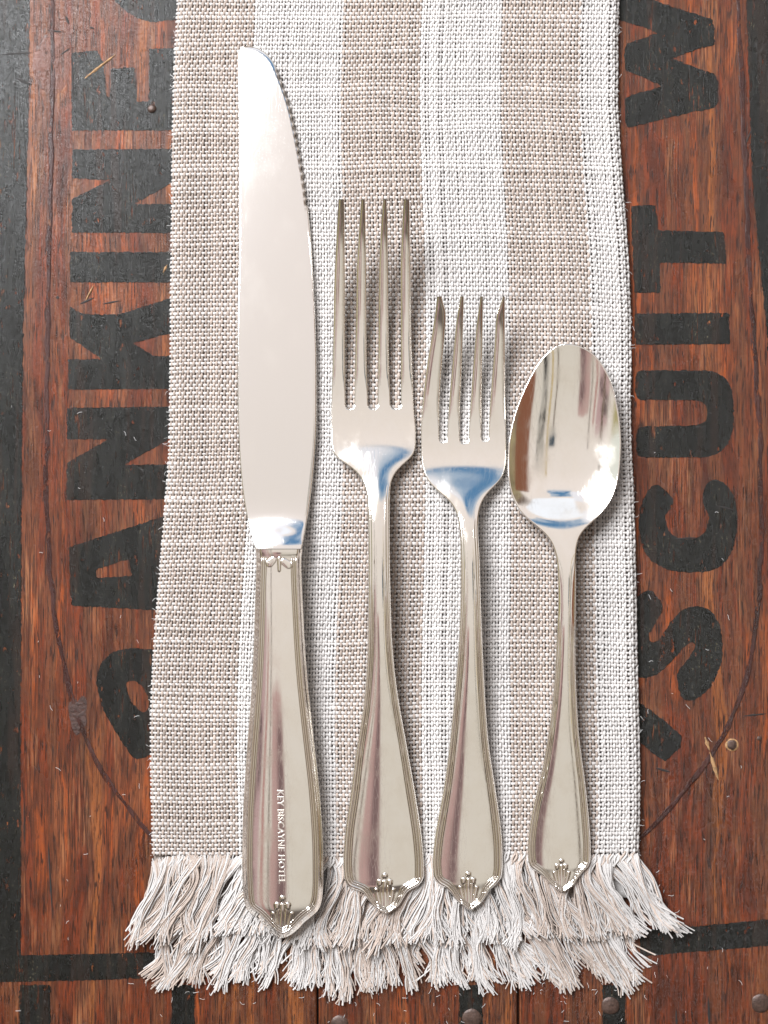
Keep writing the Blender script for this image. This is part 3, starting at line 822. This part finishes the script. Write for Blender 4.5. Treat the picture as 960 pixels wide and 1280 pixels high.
def capsule(x, y, caps):
    z = np.zeros_like(x)
    for (x0, y0, x1, y1, w0, w1, h) in caps:
        dx, dy = x1 - x0, y1 - y0; L2 = dx * dx + dy * dy + 1e-6
        t = np.clip(((x - x0) * dx + (y - y0) * dy) / L2, 0, 1)
        dd = np.hypot(x - x0 - t * dx, y - y0 - t * dy); w_ = w0 + (w1 - w0) * t
        z = np.maximum(z, h * np.sqrt(np.clip(1 - (dd / w_) ** 2, 0, 1)))
    return z

def palmette(cx, yt, yb, k=1.0):
    """leaf ornament at the tip of a handle; yt its top bead, yb the tip of the handle"""
    h = yb - yt
    caps = [(cx, yt + 2.5 * k, cx, yt + 2.6 * k, 3.0 * k, 3.0 * k, 2.4 * k),
            (cx, yt + 9 * k, cx, yb - 3, 2.2 * k, 3.2 * k, 1.9 * k)]
    for s in (-1, 1):
        caps += [(cx + s * 5.5 * k, yt + 9 * k, cx + s * 5.6 * k, yt + 12 * k, 2.9 * k, 2.3 * k, 2.4 * k),
                 (cx + s * 4.5 * k, yt + 14 * k, cx + s * 2.6 * k, yb - 5, 1.7 * k, 2.0 * k, 1.7 * k),
                 (cx + s * 9.5 * k, yt + 18 * k, cx + s * 5 * k, yb - 7, 2.2 * k, 2.2 * k, 1.8 * k)]
    return caps

def grooves(d, edges, w_=0.55):
    t = np.zeros_like(d)
    for e in edges: t = np.maximum(t, np.exp(-((d - e) / w_) ** 2))
    return t
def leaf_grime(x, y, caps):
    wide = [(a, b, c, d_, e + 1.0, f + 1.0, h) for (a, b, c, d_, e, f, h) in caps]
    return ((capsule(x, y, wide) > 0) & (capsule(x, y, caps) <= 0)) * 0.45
TIP_OFF = [0, .1, .3, .6, 1.0] + list(np.arange(1.6, 13.5, 0.62))
def rows_for(a, b, step, fine_from=None, fine=0.55):
    if fine_from is None: return np.arange(a, b + step * 0.5, step)
    return np.concatenate([np.arange(a, fine_from, step), np.arange(fine_from, b, fine), [b]])

# ---- dinner fork ---------------------------------------------------------
def fork(root, tines, slots, Lp, Rp, zc_pts, neck_c, tip_y, end_y, join, caps, ry_fine, bead_from, head_end, tip_cx):
    Lc = Curve(Lp, 5, sharp_from=ry_fine - 10); Rc = Curve(Rp, 5, sharp_from=ry_fine - 10)
    zc = Curve(zc_pts, 14); cc = Curve(neck_c, 10)
    yy = np.arange(join, end_y, 1.0)
    segs = [poly_segs(Lc(yy), yy), poly_segs(Rc(yy), yy), np.array([[Lc(end_y), end_y, Rc(end_y), end_y]])]
    tl = []
    for (lp, rp) in tines: tl.append((Curve(lp, 3), Curve(rp, 3)))
    def gapw(k, y):
        cxs, yb, hw = slots[k]
        f = np.sqrt(np.clip(1 - np.clip((y - (yb - hw)) / hw, 0, 1) ** 2, 0, 1))
        return f
    def tine_edge(k, side):
        lc, rc = tl[k]
        def f(y):
            y = np.asarray(y, float)
            base = lc(y) if side == 0 else rc(y)
            sk = k - 1 if side == 0 else k
            if 0 <= sk < 3:
                cxs = slots[sk][0]; f_ = gapw(sk, y)
                return cxs + (base - cxs) * f_
            return Lc(y) if side == 0 else Rc(y)
        return f
    edges = [(tine_edge(k, 0), tine_edge(k, 1)) for k in range(4)]
    yt = np.concatenate([np.arange(tip_y, join - 12, 2.0), np.arange(join - 12, join, 0.25), [join]])
    for k in range(4):
        for sd in (0, 1):
            sk = k - 1 if sd == 0 else k
            y_ = yt[yt <= slots[sk][1]] if 0 <= sk < 3 else yt
            segs.append(poly_segs(edges[k][sd](y_), y_))
    def zf(x, y, d):
        L = Lc(y); R = Rc(y); hw = np.maximum((R - L) / 2, 2); c = (L + R) / 2
        u = np.clip((x - c) / hw, -1.05, 1.05)
        c_ = cc(y)
        z = zc(y) + c_ * np.minimum(hw, 48) * (1 - u * u)
        # tines are gently rounded on top
        tw = 1 - smooth(y, join - 60, join - 8)
        z = z + tw * 1.5 * (1 - (1 - np.clip(d, 0, 6) / 6) ** 2)
        b = smooth(y, bead_from, bead_from + 120)
        z = z + b * beads(d * np.interp(hw, [10, 40], [1.5, 1.0]))
        b2 = smooth(y, head_end + 25, head_end + 60) * (1 - b)
        z = z + b2 * beads(d, (0, 3.6, 6.2), (0.8, 0.6))
        return z + 0.65 * capsule(x, y, caps)
    U = Utensil(root, zf, 1.3); U.outline(segs)
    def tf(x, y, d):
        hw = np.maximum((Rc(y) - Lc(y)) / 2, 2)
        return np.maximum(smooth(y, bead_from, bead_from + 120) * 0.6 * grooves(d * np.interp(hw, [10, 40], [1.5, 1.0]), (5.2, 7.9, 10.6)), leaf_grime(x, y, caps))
    U.tf = tf
    offs = [0, .12, .35, .7, 1.2, 2.0, 3.2, 4.6]
    for k in range(4):
        U.part('tine', edges[k][0], edges[k][1], yt, lambda y: 5.5 + 0 * y, M_silver, offs, mid=2)
    U.part('head', Lc, Rc, rows_for(join, head_end, 1.2), lambda y: 7 + 0 * y, M_silver, TIP_OFF[:22], mid=26, cap_top=False)
    U.part('handle', Lc, Rc, rows_for(head_end, end_y, 1.6, ry_fine), lambda y: np.interp(y, [head_end, head_end + 60, end_y - 200, end_y], [7, 11, 9, 7]), M_silver, TIP_OFF, mid=56, cap_top=False, cap_bot=True)
    return U

f1_L = [(240, 423.8), (249, 423.2), (300, 420.5), (340, 418.6), (370, 417.6), (400, 417.2), (450, 416), (510, 414.5), (540, 414), (556, 414.5), (566, 416.5), (573, 422), (579, 431), (586, 442), (595, 450), (606, 456), (620, 458.8), (660, 460), (700, 460.5), (760, 460), (810, 459.5), (840, 458), (880, 454.5), (910, 450), (940, 445), (970, 441), (1000, 437), (1030, 432.5), (1055, 430), (1080, 429), (1096, 430), (1104, 432.5), (1109.5, 437), (1112.5, 444), (1115, 451), (1119, 456), (1126, 460.5), (1134, 467), (1138.5, 473), (1140.5, 477), (1142, 482)]
f1_R = [(240, 511), (249, 511.5), (300, 512.4), (360, 513.2), (420, 514), (480, 516), (510, 517), (540, 519.5), (556, 519.5), (566, 518), (573, 513), (580, 504), (588, 496), (597, 490.5), (610, 487.6), (640, 486.8), (700, 487), (740, 488), (790, 489.5), (840, 493.5), (880, 499), (905, 503.5), (935, 509), (960, 513.5), (995, 519.5), (1020, 523.5), (1050, 527.5), (1080, 529.5), (1096, 529.5), (1103, 527), (1108, 522), (1111.5, 515), (1116, 509), (1123, 504.5), (1132, 499), (1138, 492), (1140.5, 488), (1142, 485)]
f1_t = [([(240, 423.8), (249, 423.2), (300, 420.5), (340, 418.6), (400, 417.3), (530, 415)], [(240, 429.5), (249, 429.8), (300, 430.6), (340, 430.8), (400, 431), (480, 431.5), (530, 431.5)]),
        ([(240, 452), (249, 451.5), (300, 448), (340, 446), (400, 445), (440, 444.2), (530, 443)], [(240, 455.5), (249, 456), (300, 457), (340, 457.6), (440, 458.3), (500, 459.5), (530, 460)]),
        ([(240, 480), (249, 479), (300, 475.5), (340, 473.9), (440, 473), (530, 472.5)], [(240, 482.5), (249, 483), (300, 484.5), (340, 485), (440, 486), (500, 487.5), (530, 488)]),
        ([(240, 506), (249, 505), (300, 502), (340, 500.8), (440, 501.2), (530, 501.8)], [(240, 511), (249, 511.6), (300, 512.3), (340, 513), (440, 514.5), (530, 518)])]
f1_s = [(437, 511.5, 5.8), (466.3, 511.5, 6.2), (495, 511.5, 6.5)]
r1 = thing('dinner_fork', 'largest silver fork with four long straight tines, right of the knife', 'fork', tuple(world_pt(472, 700, ZN)))
fork(r1, f1_t, f1_s, f1_L, f1_R,
     [(240, 96), (249, 90), (270, 76), (300, 60), (360, 40), (430, 29), (500, 24), (540, 25), (565, 28.5), (590, 34), (620, 40), (680, 46), (760, 48), (850, 42), (950, 33), (1050, 26), (1110, 24), (1150, 24)],
     [(240, 0.0), (520, -0.01), (560, 0.0), (600, 0.10), (630, 0.30), (700, 0.34), (800, 0.30), (900, 0.16), (1000, 0.11), (1150, 0.09)],
     249, 1142, 514, palmette(481, 1092, 1142, 1.15), 1080, 690, 575, 481)

# ---- salad fork ----------------------------------------------------------
f2_L = [(360, 547), (371, 546.5), (385, 545), (420, 540), (450, 535), (480, 531), (510, 528), (540, 526.6), (570, 526.6), (585, 528.5), (597, 533), (607, 540), (615, 549), (623, 559), (632, 566.5), (643, 571.5), (656, 574.3), (700, 576), (740, 576), (790, 574), (830, 571.5), (870, 568), (910, 564), (950, 559.5), (985, 554.5), (1020, 548), (1050, 543), (1078, 540.6), (1094, 541.5), (1102, 545), (1107, 550), (1111, 558), (1117, 564), (1125, 569.5), (1132, 577), (1136, 583), (1138, 586)]
f2_R = [(360, 631), (400, 631), (450, 631.2), (490, 631.6), (540, 632.8), (568, 633), (584, 632), (594, 629), (603, 623), (612, 613), (622, 605), (633, 600), (646, 598), (665, 597.6), (690, 599), (730, 600.3), (780, 602), (820, 603.8), (860, 605.8), (910, 609), (945, 612.8), (970, 616.8), (1000, 621.3), (1030, 625.5), (1060, 628), (1082, 628.3), (1096, 627), (1103, 623), (1108, 618), (1114, 612), (1122, 607), (1130, 601), (1135, 594), (1138, 590)]
f2_t = [([(360, 548), (371, 547.5), (385, 545.2), (420, 540), (560, 527)], [(360, 551), (371, 552), (379, 554), (388, 556.6), (396, 557.2), (420, 555.6), (450, 553), (480, 550.6), (510, 549.2), (560, 548.8)]),
        ([(360, 576.5), (371, 575.5), (400, 570.8), (430, 567.8), (460, 565.2), (500, 561.8), (560, 558.6)], [(360, 579.3), (371, 579.6), (400, 579), (440, 577.8), (480, 576.3), (510, 574.8), (560, 574.4)]),
        ([(360, 601), (371, 600.3), (400, 596.6), (440, 593), (480, 590), (510, 588), (560, 585.4)], [(360, 603.5), (371, 603.8), (400, 603.4), (450, 602.6), (500, 602), (560, 601.4)]),
        ([(360, 629.3), (371, 628.5), (381, 625.5), (393, 620.8), (405, 619.8), (430, 618.4), (450, 617), (480, 614.5), (510, 612.4), (560, 610.6)], [(360, 631), (560, 632)])]
f2_s = [(553.6, 553, 4.9), (580, 554.5, 5.3), (606, 551.5, 4.8)]
r2 = thing('salad_fork', 'shorter silver fork with wide outer tines, between the long fork and the spoon', 'fork', tuple(world_pt(585, 750, ZN)))
fork(r2, f2_t, f2_s, f2_L, f2_R,
     [(360, 76), (370, 70), (385, 61), (410, 49), (460, 34), (510, 26), (560, 24), (585, 26.5), (610, 33), (640, 40), (700, 46), (780, 46), (860, 41), (950, 33), (1050, 26), (1110, 24), (1150, 24)],
     [(360, 0.0), (560, -0.01), (590, 0.0), (630, 0.10), (660, 0.28), (720, 0.34), (800, 0.28), (900, 0.16), (1000, 0.11), (1150, 0.09)],
     370.5, 1138, 557, palmette(585.5, 1090, 1138, 1.1), 1076, 700, 612, 585)

# ---- teaspoon ------------------------------------------------------------
def teaspoon():
    root = thing('teaspoon', 'silver teaspoon with an oval bowl, rightmost of the silverware', 'spoon', tuple(world_pt(706, 720, ZN)))
    # bowl: centre line and squared half width, both smooth, so that the dish has no creases
    ys = np.array([430.0, 433, 437, 443, 449, 463, 482, 505, 530, 560, 590, 612, 630, 645, 656, 664, 674, 686, 700])
    xl = np.array([709, 696, 689.5, 682.5, 677, 667.5, 657.5, 648, 640.5, 635.8, 635.4, 638, 645, 656, 669, 679, 687.5, 693, 696.3])
    xr = np.array([711, 727, 735, 742, 748, 757.3, 765.5, 771.2, 774.7, 776, 774, 769.3, 761, 748.5, 735.5, 728, 722.5, 720.3, 719.6])
    Y = np.arange(430, 700.5, 0.5)
    hw2 = pchip(ys, ((xr - xl) / 2) ** 2, Y); cen = pchip(ys, (xl + xr) / 2, Y)
    g = np.exp(-0.5 * (np.arange(-30, 31) * 0.5 / 5.0) ** 2); g /= g.sum()
    def sm(v):
        a = 2 * v[0] - v[1:31][::-1]; b = 2 * v[-1] - v[-31:-1][::-1]
        return np.convolve(np.concatenate([a, v, b]), g, 'valid')
    hw2 = np.maximum(sm(hw2), 1.0); cen = sm(cen)
    Lh = [(690, 694.4), (700, 696.3), (712, 697.3), (740, 698), (790, 696.5), (830, 694.6), (870, 691.5), (910, 686.8), (940, 682), (960, 678.3), (985, 672.5), (1010, 666.3), (1040, 661.3), (1062, 659.7), (1076, 660.5), (1085, 664), (1090, 671), (1096, 679), (1103, 685), (1109, 692), (1113, 698), (1115, 702)]
    Rh = [(690, 720), (700, 719.6), (740, 719.5), (790, 719), (830, 719.3), (870, 720.7), (910, 723), (945, 727), (970, 730.5), (1000, 734), (1030, 736.8), (1060, 738.5), (1076, 738), (1084, 735), (1090, 729), (1098, 723), (1106, 718), (1112, 711), (1115, 706)]
    hl = Curve(Lh, 4, sharp_from=1050); hr = Curve(Rh, 4, sharp_from=1050)
    def Lf(y):
        y = np.asarray(y, float); a = np.interp(y, Y, cen) - np.sqrt(np.interp(y, Y, hw2)); k = smooth(y, 690, 700)
        return np.where(y < 690, a, np.where(y > 700, hl(y), a * (1 - k) + hl(y) * k))
    def Rf(y):
        y = np.asarray(y, float); a = np.interp(y, Y, cen) + np.sqrt(np.interp(y, Y, hw2)); k = smooth(y, 690, 700)
        return np.where(y < 690, a, np.where(y > 700, hr(y), a * (1 - k) + hr(y) * k))
    zc = Curve([(420, 44), (470, 43), (530, 42), (600, 42.5), (650, 45), (680, 48), (720, 50), (780, 50), (850, 45), (940, 36), (1040, 27), (1090, 24), (1125, 24)], 12)
    cc = Curve([(640, 0.0), (680, 0.02), (710, 0.22), (760, 0.32), (840, 0.24), (920, 0.14), (1000, 0.10), (1125, 0.08)], 10)
    D = 21.0 / 70.0 ** 2
    caps = palmette(702, 1074, 1115, 0.95)
    def zf(x, y, d):
        L = Lf(y); R = Rf(y); hw = np.maximum((R - L) / 2, 1.0); c = (L + R) / 2
        u = np.clip((x - c) / hw, -1.05, 1.05)
        h2 = np.interp(y, Y, hw2); cx_ = np.interp(y, Y, cen)
        dish = D * np.clip(h2 - (x - cx_) ** 2, -50, 1e6) * (1 - smooth(y, 615, 680))
        z = zc(y) - dish + cc(y) * hw * (1 - u * u)
        b = smooth(y, 760, 880)
        z = z + b * 0.8 * beads(d * np.interp(hw, [10, 36], [1.7, 1.15]))
        return z + 0.65 * capsule(x, y, caps)
    U = Utensil(root, zf, 1.6)
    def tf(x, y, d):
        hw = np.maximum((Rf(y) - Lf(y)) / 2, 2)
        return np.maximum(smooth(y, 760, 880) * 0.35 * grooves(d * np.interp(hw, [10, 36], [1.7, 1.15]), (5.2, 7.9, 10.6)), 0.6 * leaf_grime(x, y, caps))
    U.tf = tf
    yb = np.concatenate([430 + np.linspace(0, 1, 14) ** 2 * 12, np.arange(443.5, 1115, 1.0)])
    U.outline([poly_segs(Lf(yb), yb), poly_segs(Rf(yb), yb), np.array([[Lf(430.0), 430.0, Rf(430.0), 430.0]])])
    offs = [0, .12, .35, .7, 1.1, 1.6, 2.3, 3.2, 4.5, 6.5, 9, 12]
    rb = np.concatenate([430 + np.linspace(0, 1, 26) ** 2 * 16, np.arange(447.5, 676.5, 1.5)])
    U.part('bowl', Lf, Rf, rb, lambda y: 7.0 + 0 * y, M_silver, offs, mid=70, cap_top=True, bottom=False)
    U.part('handle', Lf, Rf, rows_for(rb[-1], 1115, 1.6, 1060), lambda y: np.interp(y, [670, 730, 900, 1116], [7, 10, 9, 7]), M_silver, TIP_OFF, mid=50, cap_top=False, cap_bot=True)
    # the belly of the bowl underneath, so that it is a real vessel
    r_ = rb[::4]; us = np.linspace(-1, 1, 21)
    Yg = np.broadcast_to(r_[:, None], (len(r_), 21)); Lg = Lf(Yg); Rg = Rf(Yg)
    Xg = (Lg + Rg) / 2 + (Rg - Lg) / 2 * us[None] * 0.985
    Zg = U.z(Xg, Yg) - 6.3
    i = np.arange(Xg.size).reshape(Xg.shape)
    mesh_np('bowl_underside', world_pt(Xg, Yg, Zg).reshape(-1, 3), np.stack([i[:-1, :-1], i[:-1, 1:], i[1:, 1:], i[1:, :-1]], -1).reshape(-1, 4), mat=M_silver, parent=root, loc=tuple(root.location))
teaspoon()

# ---- knife ---------------------------------------------------------------
def knife():
    root = thing('dinner_knife', 'silver table knife with a serrated blade and thick stamped handle, leftmost of the silverware', 'knife', tuple(world_pt(345, 700, ZN)))
    Lp = [(57.5, 305), (59, 302.3), (62, 300), (67, 298.6), (75, 298.2), (100, 298.8), (150, 299.2), (300, 299.5), (360, 298.3), (420, 297.2), (500, 297.5), (550, 299), (600, 302.2), (630, 306), (650, 310), (668, 314.5), (686, 319)]
    Rp = [(57.5, 312), (59, 319), (61.5, 325), (65, 330.5), (70, 336), (76, 340.5), (83, 344.5), (97, 350.5), (117, 358), (131, 362.5), (150, 367), (170, 371), (191, 375), (212, 378.5), (235, 382), (262, 385), (285, 387.5), (320, 390), (360, 392), (400, 394), (460, 395.6), (520, 395.6), (560, 394), (600, 390.5), (630, 387), (660, 382), (686, 377)]
    Lb = Curve(Lp, 0); Rb = Curve(Rp, 0)
    def sm_(c, s0):
        step = 0.5; n = int(3 * s0 / step); k = np.exp(-0.5 * (np.arange(-n, n + 1) * step / s0) ** 2); k /= k.sum()
        a = 2 * c.v[0] - c.v[1:n + 1][::-1]; b = 2 * c.v[-1] - c.v[-n - 1:-1][::-1]
        f = np.convolve(np.concatenate([a, c.v, b]), k, 'valid'); w_ = smooth(c.y, 66, 95); c.v = c.v * (1 - w_) + f * w_
    sm_(Lb, 8); sm_(Rb, 8)
    def teeth(y):
        w_ = smooth(y, 84, 92) * (1 - smooth(y, 255, 266))
        return w_ * 3.0 * np.abs(np.sin(np.pi * (y - 82) / 10.4)) ** 0.8
    Rs = lambda y: Rb(y) - teeth(np.asarray(y, float)) + 0.6 * (teeth(np.asarray(y, float)) > 0)
    zb = Curve([(50, 22), (70, 22.5), (120, 23.5), (300, 25), (500, 27), (620, 29), (645, 30.5), (656, 32.5), (668, 36.5), (678, 40), (686, 42), (700, 43)], 5)
    def zf(x, y, d):
        L = Lb(y); R = Rb(y); c = (L + R) / 2; hw = np.maximum((R - L) / 2, 1)
        u = np.clip((x - c) / hw, -1.1, 1.1)
        rr = 0.014 * hw * (1 - u * u)
        bol = smooth(y, 640, 684)
        # tip and cutting edge fall away slightly
        z = zb(y) + rr - 0.9 * np.clip(1 - d / 5, 0, 1) ** 2 * (1 - smooth(y, 66, 90))
        z = z - 1.6 * np.clip(1 - (R - x) / 4.5, 0, 1) ** 1.5 * smooth(y, 75, 95) * (1 - bol)
        # shallow oval dimple on the bolster
        e = ((x - 349) / 24.0) ** 2 + ((y - 668) / 11.0) ** 2
        z = z + bol * 0.12 * hw * (1 - u * u) + 0.5 * np.exp(-e * 1.6)
        return z
    U = Utensil(root, zf, 1.2)
    U.tf = lambda x, y, d: np.clip(teeth(y) / 3.0, 0, 1) * (x > Rb(y) - 4.6) * 0.8
    yb = np.concatenate([57.5 + np.linspace(0, 1, 16) ** 2 * 12, np.arange(70, 270, 0.8), np.arange(270, 686.5, 2)])
    U.outline([poly_segs(Lb(yb), yb), poly_segs(Rs(yb), yb), np.array([[305.0, 57.5, 312.0, 57.5]])])
    offs = [0, .12, .35, .7, 1.2, 1.8, 2.6, 3.6, 4.8, 6]
    rb = np.concatenate([57.5 + np.linspace(0, 1, 22) ** 2 * 12, np.arange(70.5, 268, 0.9), np.arange(268, 640, 4), np.arange(640, 686, 0.9), [686]])
    U.part('blade', Lb, Rs, rb, lambda y: np.interp(y, [57, 600, 660, 686], [4.5, 6, 14, 24]), M_steel, offs, mid=26, cap_bot=True)
    # handle
    Lh = [(686.6, 319.5), (692, 320.5), (700, 320.6), (720, 320), (760, 318.8), (800, 317.6), (850, 315.3), (900, 311.8), (940, 308.6), (1000, 304.8), (1040, 303.2), (1080, 302.8), (1110, 303.6), (1128, 305.5), (1137, 309), (1142, 314), (1147, 321), (1154, 328), (1162, 335.5), (1168, 342), (1171, 347), (1172.5, 351)]
    Rh = [(686.6, 378), (692, 377), (700, 376.4), (720, 376.8), (760, 378.6), (800, 380.6), (850, 384.2), (900, 389.5), (940, 394), (980, 398.4), (1020, 401.6), (1060, 403.6), (1100, 404), (1120, 403), (1133, 400), (1140, 396), (1146, 389), (1153, 380.5), (1162, 372), (1168, 364.5), (1171, 359), (1172.5, 355)]
    hl = Curve(Lh, 5, sharp_from=1105); hr = Curve(Rh, 5, sharp_from=1105)
    zc = Curve([(680, 45), (700, 45), (760, 46), (860, 47), (960, 45), (1060, 42), (1120, 38), (1180, 35)], 10)
    cc = Curve([(680, 0.14), (720, 0.15), (800, 0.16), (950, 0.15), (1080, 0.13), (1180, 0.10)], 12)
    caps = palmette(353, 1120, 1172, 1.25)
    caps2 = [(337, 704, 341, 700, 4.5, 4, 1.4), (355, 702, 361, 706, 4, 4.5, 1.2), (349, 698, 349, 713, 2.2, 1.4, 1.6)]
    def zh(x, y, d):
        L = hl(y); R = hr(y); hw = np.maximum((R - L) / 2, 1); c = (L + R) / 2
        u = np.clip((x - c) / hw, -1.05, 1.05)
        dd = d
        z = zc(y) + cc(y) * np.minimum(hw, 50) * (1 - u * u)
        # soft shoulder into the side wall, then the thread lines
        z = z - 5.0 * (1 - smooth(d, 0, 6.5))
        b = smooth(y, 694, 702)
        z = z + b * beads(np.clip(d - 5.0, 0, 99), (0, 2.7, 5.2, 7.7), (1.3, 1.0, 1.0))
        cp = np.maximum(capsule(x, y, caps), capsule(x, y, caps2))
        z = z + cp * 0.65
        # collar next to the blade
        z = z + 1.6 * (1 - smooth(y, 690, 698))
        return z
    U2 = Utensil(root, zh, 1.5)
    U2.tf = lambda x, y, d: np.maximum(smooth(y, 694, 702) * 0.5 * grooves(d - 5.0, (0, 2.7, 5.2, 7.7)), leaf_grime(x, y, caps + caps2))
    yh = np.concatenate([np.arange(686.6, 1120, 2), np.arange(1120, 1172.6, 0.7)])
    U2.outline([poly_segs(hl(yh), yh), poly_segs(hr(yh), yh), np.array([[351, 1172.5, 355, 1172.5]])])
    offs = [0, .1, .3, .6, 1.0, 1.6] + list(np.arange(2.2, 14.5, 0.6))
    rh = np.concatenate([np.arange(686.6, 716, 0.7), np.arange(716, 1112, 2.0), np.arange(1112, 1172.4, 0.55), [1172.5]])
    U2.part('handle', hl, hr, rh, lambda y: np.interp(y, [686, 1120, 1172], [24, 22, 14]), M_silver, offs, mid=80, cap_top=True, cap_bot=True)
    # stamped lettering on the handle, reading downwards
    cu = bpy.data.curves.new('stamp', 'FONT'); cu.body = 'KEY BISCAYNE HOTEL'; cu.size = 9.0; cu.extrude = 0.0
    cu.space_character = 1.1; cu.offset = 0.16; cu.align_y = 'CENTER'; cu.resolution_u = 2
    to = bpy.data.objects.new('stamp', cu); col.objects.link(to)
    bpy.context.view_layer.update()
    me = bpy.data.meshes.new_from_object(to); bpy.data.objects.remove(to)
    co = np.array([v.co[:] for v in me.vertices]); faces = [list(p.vertices) for p in me.polygons]
    bpy.data.meshes.remove(me)
    k = 117.0 / (co[:, 0].max() - co[:, 0].min()); co[:, 0] -= co[:, 0].min()
    ycen = (co[:, 1].max() + co[:, 1].min()) / 2
    Ximg = 350.5 + (co[:, 1] - ycen) * 1.25 + co[:, 0] * k * 0.018; Yimg = 988 + co[:, 0] * k
    Zs = U2.z(Ximg, Yimg)
    top = world_pt(Ximg, Yimg, Zs + 0.55); bot = world_pt(Ximg, Yimg, Zs - 0.3); n = len(top)
    me = bpy.data.meshes.new('stamped_lettering')
    from collections import Counter
    ec = Counter()
    for f in faces:
        for a, b in zip(f, f[1:] + f[:1]): ec[(a, b)] += 1
    walls = [(b, a, a + n, b + n) for (a, b) in ec if (b, a) not in ec]
    vv = np.concatenate([top, bot]) - np.array(tuple(root.location))
    me.from_pydata(vv.tolist(), [], [f[::-1] for f in faces] + [w_[::-1] for w_ in walls])
    import bmesh
    bm = bmesh.new(); bm.from_mesh(me); bmesh.ops.recalc_face_normals(bm, faces=bm.faces); bm.to_mesh(me); bm.free()
    me.materials.append(M_frost)
    o = bpy.data.objects.new('stamped_lettering', me); col.objects.link(o); o.parent = root
knife()

scene.cycles.max_bounces = 8
